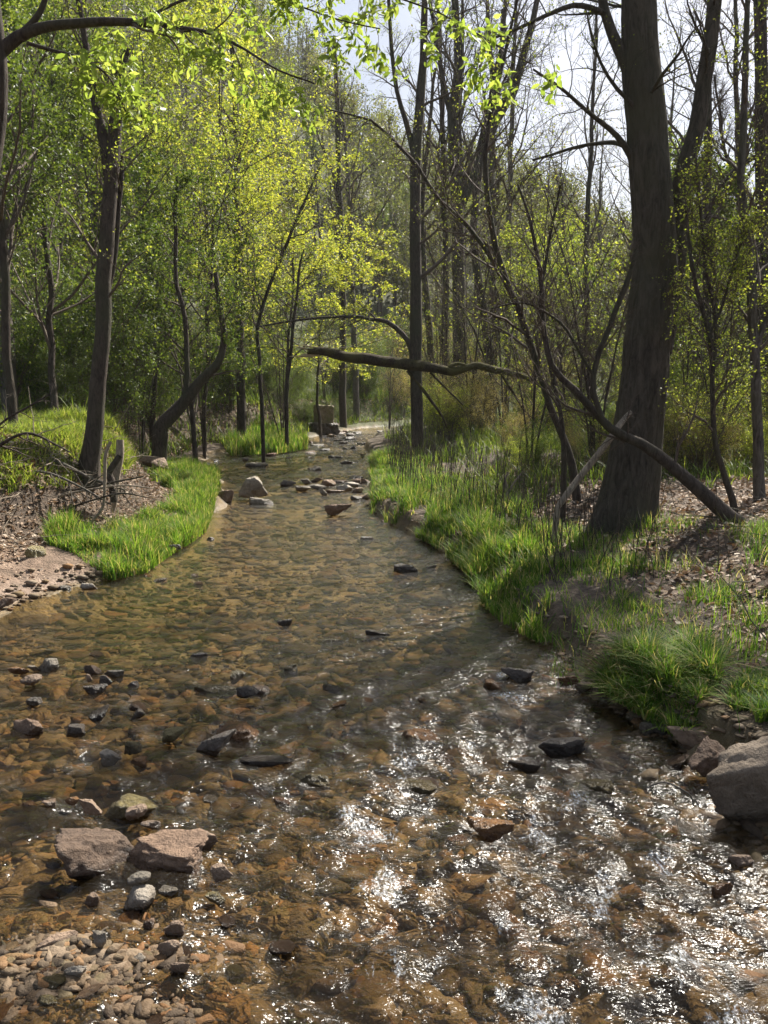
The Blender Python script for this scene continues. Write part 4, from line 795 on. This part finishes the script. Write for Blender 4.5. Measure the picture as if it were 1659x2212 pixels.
leafy_tree('golden leaved tree with level tiers left of the far creek bend', 610, 900, 25, 8.2, 6.5, g, L_YEL, (15, 0.080, 0.066, .9), tiers=True, t0=.3)
leafy_tree('smaller golden tree with level tiers nearest the far creek bend', 690, 900, 29, 6.8, 5.5, g, L_YEL, (12, 0.087, 0.066, .9), tiers=True, t0=.35)
leafy_tree('pale lime tree in front of the hillside left of centre', 560, 900, 32, 13, 6.5, g, L_LIME, (10, 0.099, 0.119, .4), t0=.3)
leafy_tree('lime tree filling the upper left corner behind the branch', 90, 800, 24, 14, 7, g, L_LIME, (15, 0.094, 0.119, .4), t0=.3)
leafy_tree('dense dark leaved tree at the left edge near the camera', 20, 860, 9.6, 6.6, 3.4, g, L_DARK, (20, 0.048, 0.060, .2), t0=.2, k1=30)
leafy_tree('small dark leaved tree leaning over the sunny turf', 120, 850, 12, 5.5, 3.6, g, L_DARK, (20, 0.048, 0.060, .2), t0=.15, k1=26)
leafy_tree('mid green tree in the thicket behind the slender left trunk', 250, 880, 16, 6, 3.8, g, L_MID, (15, 0.067, 0.079, .3), t0=.12)
leafy_tree('mid green tree above the bent trunk on the left bank', 420, 880, 17.5, 5.6, 4.2, g, L_MID, (15, 0.067, 0.079, .3), t0=.12)
leafy_tree('fresh green tree behind the right edge thicket', 1560, 900, 16, 4.9, 4.5, g, L_MID, (18, 0.067, 0.079, .3), t0=.1)
leafy_tree('bright green tree between the big tree and the right edge', 1500, 880, 22, 6, 5, g, L_LIME, (15, 0.080, 0.092, .3), t0=.1)
leafy_tree('pale green low tree far behind the curving tree', 1200, 850, 26, 5.2, 5, g, L_LIME, (15, 0.080, 0.092, .4), t0=.1)
# two trees just out of the picture on the right keep the near bank in shade
leafy_tree('tree beyond the right edge that shades the near bank', 1835, 900, 12.5, 12.5, 5.6, g, L_MID, (14, .06, .07, .3), t0=.52)
leafy_tree('wide tree beyond the right edge behind the shaded bank', 2250, 900, 10.2, 10.5, 5.6, g, L_MID, (14, .06, .07, .3), t0=.5)
# ------------------------------------------------------------------ shrubs
def copy_tree(src, loc, rz, sc, label, group):
    r = src.copy(); COL.objects.link(r); r.location = loc; r.rotation_euler = (0, 0, rz); r.scale = (sc, sc, sc)
    if label: r['label'] = label
    if group: r['group'] = group
    for ch in src.children: c_ = ch.copy(); COL.objects.link(c_); c_.parent = r
    return r
def shrub_proto(seed, h, leafm, leaf, nst=9, twig=TWIG, k1=9):
    g = np.random.default_rng(seed); ls = []
    for i in range(nst):
        a = g.uniform(0, 6.28); d = np.array([math.cos(a), math.sin(a), 0])*g.uniform(.15, .7); n = 8; tt = np.linspace(0, 1, n)[:, None]
        P = tt*np.array([0, 0, h*g.uniform(.6, 1.1)])+d*h*(tt**1.4)*.9+.02*np.cumsum(g.normal(size=(n, 3)), 0)*tt; P[0, 2] -= .04; ls.append((P+d*.12, np.linspace(.011, .003, n)*g.uniform(.6, 1.2)))
    t = thing('shrub', 'shrub', 'shrub'); 
    lv = branchset(ls, g, [G(k=k1, t0=.15, t1=1, lr=.4, ang=50, rr=.6, n=6, up=.1, wob=.15), G(k=6, t0=.1, t1=1, lr=.5, ang=45, rr=.6, n=4, up=0, wob=.18, minr=.0014)])
    V, F, A = merge([tubes(P[None], R[None], 5) for P, R in ls]+[tubes(*lv[0], 3), tubes(*lv[1], 3)]); link('stem', mesh('stem', V, F, twig), t)
    C = np.concatenate([leafpoints(lv[1][0], leaf[0]*3, g, .1, leaf[2]*1.5), leafpoints(lv[0][0], leaf[0]*2, g, .3, leaf[2]*1.5)]); V, F, A = leaves_at(C, leaf[1], g, leaf[3]); link('foliage', mesh('foliage', V, F, leafm, A, smooth=False), t)
    return t
SH = {'mid': [shrub_proto(1, 2.0, L_MID, (4, .04, .03, .3), 14), shrub_proto(2, 1.5, L_MID, (5, .035, .03, .4), 14)], 'dark': [shrub_proto(3, 1.7, L_DARK, (6, .035, .03, .3), 14), shrub_proto(4, 2.4, L_DARK, (4, .04, .04, .3), 12)],
      'lime': [shrub_proto(5, 1.5, L_LIME, (3, .032, .02, .4), 12), shrub_proto(6, 2.2, L_LIME, (2, .035, .03, .4), 12)], 'tan': [shrub_proto(7, 2.0, L_TAN, (2, .03, .02, .3), 16, BARKG, 11)]}
used = set(); g = np.random.default_rng(31)
def shrub(kind, x, y, sc, label, group):
    ps = SH[kind]; i = g.integers(len(ps)); p = ps[i]; loc = (x, y, float(height(x, y))); rz = g.uniform(0, 6.28); s_ = sc*g.uniform(.97, 1.03)
    if (kind, i) not in used:
        used.add((kind, i)); p.location = loc; p.rotation_euler = (0, 0, rz); p.scale = (s_,)*3; p['label'] = label; p['group'] = group; return p
    return copy_tree(p, loc, rz, s_, label, group)
ADJ = {'mid': 'mid green bush', 'dark': 'dark leaved bush', 'lime': 'loose lime leaved bush', 'tan': 'sparse tan budded bush'}
def cluster(n, kinds, xr, yr, sc, label, group, side=None):
    where = label[label.index('bush')+4:].strip()
    for _ in range(n):
        y = g.uniform(*yr); x = g.uniform(*xr)
        if side == 'L': x = float(pl(TLp, y))-g.uniform(*xr)
        if side == 'R': x = float(pl(TRp, y))+g.uniform(*xr)
        k = kinds[g.integers(len(kinds))]; q_ = g.uniform(.8, 1.2); shrub(k, x, y, sc*q_, '%s %s %s, %s' % ('small' if q_ < .93 else 'tall' if q_ > 1.07 else 'rounded', ADJ[k], where, ['near end', 'middle', 'far end'][min(2, int(3*(y-yr[0])/(yr[1]-yr[0])))]), group)
cluster(20, ['dark', 'mid', 'dark'], (.2, 2.2), (13.2, 22), .95, 'dark green bush in the left bank thicket', 'bushes of the left bank thicket', 'L')
cluster(24, ['mid', 'dark', 'lime'], (.3, 4.5), (20, 34), 1.15, 'green bush on the far left bank', 'bushes of the far left bank', 'L')
cluster(9, ['dark', 'mid'], (-13, -7.5), (17, 24), 1.3, 'bush at the back edge of the sunny turf', 'bushes behind the sunny turf')
cluster(16, ['lime', 'tan', 'mid'], (.3, 3.2), (19, 27), .75, 'loose bush behind the centre tree', 'bushes behind the centre tree', 'R')
cluster(26, ['lime', 'mid', 'tan'], (.2, 4.5), (10.8, 15.5), .45, 'loose bush left of the big forked tree', 'bushes left of the big forked tree', 'R')
cluster(16, ['lime', 'tan', 'mid'], (.5, 9), (25, 38), 1.1, 'tan and lime bush on the far right bank', 'bushes of the far right bank', 'R')
cluster(14, ['lime', 'mid', 'lime'], (3.2, 6.5), (10.5, 14.5), .62, 'bright bush behind the big forked tree', 'bushes behind the big forked tree')
cluster(14, ['mid', 'lime'], (5.0, 9), (11, 20), 1.1, 'bright bush behind the slim right tree', 'bushes at the right edge')
cluster(9, ['mid', 'dark'], (-.3, .9), (30.5, 35.5), .55, 'low bush on the bank beside the stone pillar', 'bushes beside the stone pillar', 'L')
cluster(10, ['mid', 'dark'], (.3, 4.5), (29, 36), .8, 'green bush behind the stone pillar', 'bushes behind the stone pillar', 'L')
cluster(34, ['mid', 'dark', 'tan', 'mid'], (0, 6), (36, 47), 1.2, 'bush closing the view beyond the creek bend', 'bushes beyond the creek bend', 'L')
for k, ps in SH.items():
    for i, p in enumerate(ps):
        if (k, i) not in used: shrub(k, -9-i, 22, 1, 'bush at the back edge of the sunny turf', 'bushes behind the sunny turf')
def sapling_proto(seed, h, nst):
    g = np.random.default_rng(seed); ls = []
    for i in range(nst):
        a = g.uniform(0, 6.28); d = np.array([math.cos(a), math.sin(a), 0])*g.uniform(.05, .4); n = 12; tt = np.linspace(0, 1, n)[:, None]
        P = tt*np.array([0, 0, h*g.uniform(.6, 1.1)])+d*h*(tt**1.7)+.03*np.cumsum(g.normal(size=(n, 3)), 0)*tt; P[0, 2] -= .05; ls.append((P+d*.2, np.linspace(.022, .005, n)*g.uniform(.6, 1.3)))
    t = thing('sapling', 'sapling', 'sapling'); lv = branchset(ls, g, [G(k=13, t0=.15, t1=1, lr=.34, ang=48, rr=.55, n=8, up=.2, wob=.13, upd=.03), G(k=7, t0=.1, t1=1, lr=.5, ang=45, rr=.6, n=5, up=.05, wob=.15, minr=.0026), G(k=4, t0=.1, t1=1, lr=.5, ang=45, rr=.6, n=4, up=0, wob=.16, minr=.0022)])
    V, F, A = merge([tubes(P[None], R[None], 6) for P, R in ls]); link('stem', mesh('stem', V, F, BARK), t)
    V, F, A = merge([tubes(a, b, 3) for a, b in lv]); link('crown', mesh('crown', V, F, TWIG), t)
    C = leafpoints(lv[2][0], 1, g, .5, .01); C = C[g.random(len(C)) < .4]; V, F, A = leaves_at(C, .035, g, .3); link('foliage', mesh('foliage', V, F, L_LIME, A, smooth=False), t); return t
SP = [sapling_proto(201, 5.0, 4), sapling_proto(202, 6.5, 3), sapling_proto(203, 4.0, 5)]; g = np.random.default_rng(207)
spots = [(1150, 12.5), (1010, 20), (1290, 11.5), (960, 22), (1090, 19.5), (1230, 15), (1340, 18), (1480, 13), (1560, 11.5), (1620, 14), (1190, 20), (1040, 21), (950, 22), (1280, 22), (1450, 20), (1140, 24), (840, 36), (700, 36), (610, 24), (300, 17), (110, 17), (560, 33), (440, 20), (1390, 24), (1530, 18)]
for i, (px_, y_) in enumerate(spots):
    q = at(px_, 900, y_); p = SP[i % 3]; loc = (q[0], q[1], float(height(q[0], q[1]))); sc_ = g.uniform(.8, 1.2)
    lab = '%s bare stemmed sapling clump %s' % (['spreading', 'tall', 'low bushy'][i % 3], ['among the weeds left of the big forked tree', 'in the right bank wood behind the centre tree', 'beside the far creek bend', 'in the left bank wood', 'in the thicket right of the big forked tree'][2 if 540 < px_ < 860 else 3 if px_ <= 540 else 4 if px_ > 1400 else 0 if y_ < 16.5 else 1])
    if i < 3: p.location = loc; p.rotation_euler = (0, 0, g.uniform(0, 6.28)); p.scale = (sc_,)*3; p['label'] = lab; p['group'] = 'bare saplings along the creek'
    else: copy_tree(p, loc, g.uniform(0, 6.28), sc_, lab, 'bare saplings along the creek')
# ------------------------------------------------------------------ background wood
def wood_proto(seed, h, leafm, leaf, k1=16, w=.28, t0=.3, up=.35, name='woodland_tree', levels=3, tw=.011):
    g = np.random.default_rng(seed); P = np.linspace([0, 0, -.3], [g.normal()*.4, g.normal()*.4, h], 14); P[:, :2] += np.cumsum(g.normal(size=(14, 2))*.05, 0); R = np.linspace(h*tw, .012, 14)
    t = thing(name, 'tree', 'tree'); spec = [G(k=k1, t0=t0, t1=.98, lr=w, ang=45, rr=.5, n=6, up=up, wob=.12, upd=.03), G(k=6, t0=.15, t1=1, lr=.5, ang=42, rr=.55, n=5, up=.05, wob=.15, minr=.0055), G(k=5, t0=.1, t1=1, lr=.6, ang=42, rr=.6, n=3, up=.03, wob=.16, minr=.004)][:levels]
    lv = branchset([(P, R)], g, spec); V, F, A = tubes(P[None], R[None], 7); link('trunk', mesh('trunk', V, F, BARKG if seed % 2 else BARK), t)
    V, F, A = merge([tubes(a, b, 3) for a, b in lv]); link('crown', mesh('crown', V, F, TWIG), t)
    C = leafpoints(lv[-1][0], int(leaf[0]*4), g, .1, leaf[2]*1.5); V, F, A = leaves_at(C, leaf[1], g, leaf[3]); link('foliage', mesh('foliage', V, F, leafm, A, smooth=False), t)
    return t
WP = [wood_proto(50, 11, L_LIME, (2, .10, .12, .4)), wood_proto(51, 12.5, L_TAN, (.25, .08, .1, .3), 18, .3, .35, .5), wood_proto(52, 10, L_MID, (4, .10, .12, .4)), wood_proto(53, 13, L_FAR, (.25, .09, .1, .3), 20, .3, .35, .55), wood_proto(54, 9, L_YEL, (3, .10, .12, .5)), wood_proto(55, 12, L_FAR, (2, .10, .12, .4), 16)]
WL = ['slender lime leaved tree', 'bare topped grey tree', 'bushy mid green tree', 'tall thin upswept tree', 'yellow green young tree', 'thinly leaved olive tree']
usedw = set(); g = np.random.default_rng(61)
def wood(i, x, y, sc, where):
    p = WP[i]; loc = (x, y, float(height(x, y))); rz = g.uniform(0, 6.28); a_ = math.degrees(math.atan2(x, y)); lab = '%s %s, %s' % (WL[i], where, ['behind the slender left trunk', 'above the bent trunk', 'over the far creek bend', 'behind the centre tree', 'left of the big forked tree', 'behind the big forked tree', 'near the right edge'][int(np.searchsorted([-17, -9, -2, 4, 12, 19], a_))])
    if i not in usedw:
        usedw.add(i); p.location = loc; p.rotation_euler = (0, 0, rz); p.scale = (sc,)*3; p['label'] = lab; p['group'] = WL[i]+'s '+where; return
    copy_tree(p, loc, rz, sc, lab, WL[i]+'s '+where)
for k in range(24):      # right bank wood, airy
    y = g.uniform(24, 52); a = rad(g.uniform(1, 34)); x = y*math.tan(a)*.9+1.5
    if x < float(pl(TRp, y))+.5: continue
    wood([1, 3, 5, 1, 3, 1][g.integers(6)], x, y, g.uniform(.7, 1.1), 'in the right hand wood')
for k in range(40):      # left bank wood, leafier
    y = g.uniform(24, 50); a = rad(g.uniform(-32, -3)); x = y*math.tan(a)
    if x > float(pl(TLp, y))-.5: continue
    wood([0, 2, 4, 5, 0, 2][g.integers(6)], x, y, g.uniform(.7, 1.05), 'in the left hand wood')
for k in range(90):      # lower hillside
    r = g.uniform(48, 74); a = rad(g.uniform(-30, 32)); wood([0, 5, 3, 2, 1, 5][g.integers(6)], r*math.sin(a), r*math.cos(a), g.uniform(.5, .8), 'on the lower hillside')
# the rest of the wood covers the hill as one mass
def forest_mass(n, r0, r1, seed):
    g = np.random.default_rng(seed); r = np.sqrt(g.uniform(r0**2, r1**2, n)); a = np.radians(g.uniform(-36, 36, n)); X = r*np.sin(a); Y = r*np.cos(a); Z = height(X, Y)
    H = g.uniform(4.5, 8, n); parts = []
    P = np.stack([X, Y, Z], -1)[:, None]+np.linspace(0, 1, 5)[None, :, None]*np.stack([g.normal(size=n)*.4, g.normal(size=n)*.4, H], -1)[:, None]
    R = np.linspace(.11, .03, 5)[None]*g.uniform(.7, 1.3, n)[:, None]; t1 = tubes(P, R, 4)
    b, br = grow(P, R, 16, .25, 1, .34, 50, .5, 4, .35, .14, g, minr=.014); b2, b2r = grow(b, br, 4, .2, 1, .55, 45, .6, 3, .1, .15, g, minr=.009)
    tp = g.random(n); k = np.where(tp < .35, 2, 1)
    C = leafpoints(b2, 9, g, .1, .32); own = np.repeat(np.repeat(np.repeat(np.arange(n), 16), 4), 9); keep = g.random(len(C)) < np.where(tp[own] < .35, .25, np.where(tp[own] < .7, .65, 1.0))
    C = C[keep]; own = own[keep]; V, F, A = leaves_at(C, .25, g, .3); hue = np.repeat(np.clip(tp[own]*.75+.25*g.random(len(own)), 0, 1), 4)
    return merge([t1, tubes(b, br, 3), tubes(b2, b2r, 3)]), (V, F, hue)
ta, tb = forest_mass(1250, 56, 128, 5)
fo = link('woodland', mesh('woodland', *ta[:2], TWIG)); kinded(fo, 'stuff', 'distant spring woodland covering the hillside up to the ridge', 'woodland')
c_ = link('foliage', mesh('foliage', *tb[:2], L_FAR, tb[2], smooth=False), fo)
# ------------------------------------------------------------------ stone pillar at the bend
pv = ground(697, 935); w = 36*mpp(pv[1]); hh = 58*mpp(pv[1])
def boxy(w, d, h, seed, n=7, amp=.02):
    D, F = ICO[4]; V = D/np.abs(D).max(1, keepdims=True)*.5; V = V*np.array([w, d, h]); V = V+amp*np.stack([fbm(V*6, 3, seed+k) for k in range(3)], -1); V[:, 2] += h/2; return V, F
pr_ = thing('stone_pillar', 'squared stone pillar standing at the far left bend of the creek', 'pillar', (pv[0], pv[1], pv[2]-.15)); pr_.rotation_euler = (0, .05, .55)
V, F = boxy(w*.95, w*.8, hh+.15, 3); link('shaft', mesh('shaft', V, F, rock_mat('pillar_stone', (.06, .05, .035), (.16, .13, .085), (.34, .28, .18), .85, (.12, .12, .04))), pr_)
V, F = boxy(w*1.5, w*1.3, .5, 8, amp=.06); link('footing', mesh('footing', V, F, R_DARK), pr_)
# ------------------------------------------------------------------ sticks and roots
def stick(label, pts, Y, bark, name='branch', cat='branch', seed=0, spec=None, group=None):
    ls = trace(pts, Y, 18, .006, seed); base = ls[0][0].copy(); g2 = np.random.default_rng(seed); parts = [trunk_mesh(*ls, 7, 0, .06, seed)]
    if spec: lv = branchset([ls], g2, spec); parts += [tubes(P, R, 4) for P, R in lv]
    V, F, A = sub(parts, base); return thing(name, label, cat, base, group, mesh(name, V, F, bark))
tw1 = [G(k=7, t0=.2, t1=1, lr=.35, ang=50, rr=.6, n=6, up=0, wob=.14), G(k=4, t0=.2, t1=1, lr=.5, ang=45, rr=.6, n=4, up=0, wob=.15, minr=.0018)]
Yt = Y1-.25
stick('pale bleached stick hanging down onto the left grass strip', [(240, 955, 7), (228, 985, 7), (226, 1040, 7), (222, 1095, 6), (195, 1130, 6), (186, 1150, 5), (194, 1178, 4)], Yt-.6, DEADW, seed=3)
stick('bleached root running down the eroded left bank beside the slender trunk', [(258, 950, 16), (258, 985, 18), (252, 1030, 16), (250, 1070, 13), (244, 1105, 8)], Yt+.1, DEADW, 'root', 'root', 4, [G(k=5, t0=.4, t1=.9, lr=.4, ang=40, rr=.6, n=6, up=-.4, wob=.15)])
stick('short black snag sticking up from the left bank debris', [(246, 1085, 16), (240, 1040, 16), (236, 1020, 14), (258, 985, 12)], Yt-.1, BARK, 'snag', 'branch', 5)
for i, pts in enumerate([[(-20, 1000, 9), (60, 985, 9), (130, 1000, 8), (200, 1035, 6), (270, 1060, 4)], [(70, 1055, 5), (150, 1060, 5), (230, 1045, 5), (310, 1030, 3)], [(100, 1080, 5), (180, 1060, 5), (260, 1048, 4), (330, 1055, 2)], [(20, 1030, 6), (90, 1020, 6), (170, 1050, 5), (240, 1090, 3)], [(130, 1105, 5), (200, 1080, 4), (260, 1065, 4), (320, 1075, 2)]]):
    stick(['long grey branch lying along the left bank below the turf', 'thin branch reaching right from the slender trunk roots', 'thin dry branch crossing the root hollow', 'crooked branch on the eroded left bank', 'low dead branch at the back of the grass strip'][i], pts, Yt-.2-.12*i, [BARKG, BARK, DEADW, BARKG, BARK][i], seed=20+i, spec=tw1)
Yf = 5.2
stick('bare forked twig reaching in from the left edge over the bank', [(-60, 1010, 9), (0, 960, 7), (60, 935, 6), (120, 960, 4), (150, 975, 3)], Yf, BARK, 'twig', 'twig', 31, tw1)
stick('upright dark twig at the left edge before the turf', [(-40, 960, 6), (10, 910, 5), (60, 880, 4), (110, 850, 3)], Yf, BARK, 'twig', 'twig', 32, tw1)
p0 = ground(1120, 1080)
for i, pts in enumerate([[(1085, 1100, 7), (1095, 1060, 7), (1090, 1035, 6), (1100, 1020, 3)], [(1092, 1075, 5), (1110, 1045, 5), (1130, 1018, 3)], [(1100, 1075, 5), (1125, 1090, 4), (1145, 1100, 2)]]):
    stick(['bleached stump stick upright in the right bank leaves', 'bleached stick leaning right behind the upright bleached one', 'bleached stick lying at the foot of the upright one'][i], pts, gy(1085, 1098)-.05*i, DEADW, seed=40+i)
stick('bleached twig hanging over the water by the right boulder', [(1435, 1600, 5), (1470, 1560, 5), (1520, 1550, 4), (1580, 1580, 3), (1640, 1600, 2)], 3.95, DEADW, 'twig', 'twig', 45)
stick('curled dead twig in the shallows below the wedge rock', [(1400, 1700, 5), (1440, 1690, 5), (1490, 1715, 4), (1500, 1740, 3)], 3.2, BARKG, 'twig', 'twig', 46)
# tangle of rootlets and dry sticks under the slender tree
g = np.random.default_rng(71); n = 260; yy = g.uniform(6.6, 11.2, n); xx = pl(TLp, yy)+g.uniform(-.75, .35, n); zz = height(xx, yy)
P0 = np.stack([xx, yy, zz+.04], -1); dd = nrm(g.normal(size=(n, 3))*np.array([1, .7, .45])); P = P0[:, None]+np.linspace(0, 1, 6)[None, :, None]*(dd*g.uniform(.15, .6, n)[:, None])[:, None]; P += np.cumsum(g.normal(size=P.shape)*.012, 1)
V, F, A = tubes(P, np.linspace(.006, .002, 6)[None]*g.uniform(.4, 1.3, n)[:, None], 4); kinded(link('brush', mesh('brush', V, F, DEADW)), 'stuff', 'tangle of dry sticks and rootlets on the eroded left bank', 'brush')
n = 320; xx = g.uniform(1.5, 6, n); yy = g.uniform(4.2, 11, n); k = xx > pl(TRp, yy)-.3; xx, yy = xx[k], yy[k]; n = len(xx); zz = height(xx, yy)
dd = nrm(g.normal(size=(n, 3))*np.array([1, 1, .15])+np.array([0, 0, .05])); P = np.stack([xx, yy, zz+.03], -1)[:, None]+np.linspace(0, 1, 6)[None, :, None]*(dd*g.uniform(.2, .8, n)[:, None])[:, None]; P += np.cumsum(g.normal(size=P.shape)*.01, 1)
V, F, A = tubes(P, np.linspace(.006, .002, 6)[None]*g.uniform(.4, 1.4, n)[:, None], 4); kinded(link('brush', mesh('brush', V, F, BARKG)), 'stuff', 'fallen sticks strewn over the shaded right bank', 'brush')

# ------------------------------------------------------------------ thin spring haze in the valley
hz = bpy.data.materials.new('haze'); hz.use_nodes = True; ht = hz.node_tree; ht.nodes.clear(); ho = ht.nodes.new('ShaderNodeOutputMaterial'); hv = ht.nodes.new('ShaderNodeVolumePrincipled')
hv.inputs['Density'].default_value = .00035; hv.inputs['Color'].default_value = (.9, .93, .95, 1); hv.inputs['Anisotropy'].default_value = .35; ht.links.new(hv.outputs[0], ho.inputs['Volume'])
X0, X1, Y0, Y1_, Z0, Z1 = -460, 460, -80, 470, float(GZ.min())-1.0, 95
V = np.array([(x, y, z) for x in (X0, X1) for y in (Y0, Y1_) for z in (Z0, Z1)]); F = np.array([(0, 1, 3, 2), (4, 6, 7, 5), (0, 4, 5, 1), (2, 3, 7, 6), (0, 2, 6, 4), (1, 5, 7, 3)])
kinded(link('haze', mesh('haze', V, F, hz, smooth=False)), 'stuff', 'thin pale haze in the air of the valley', 'haze')
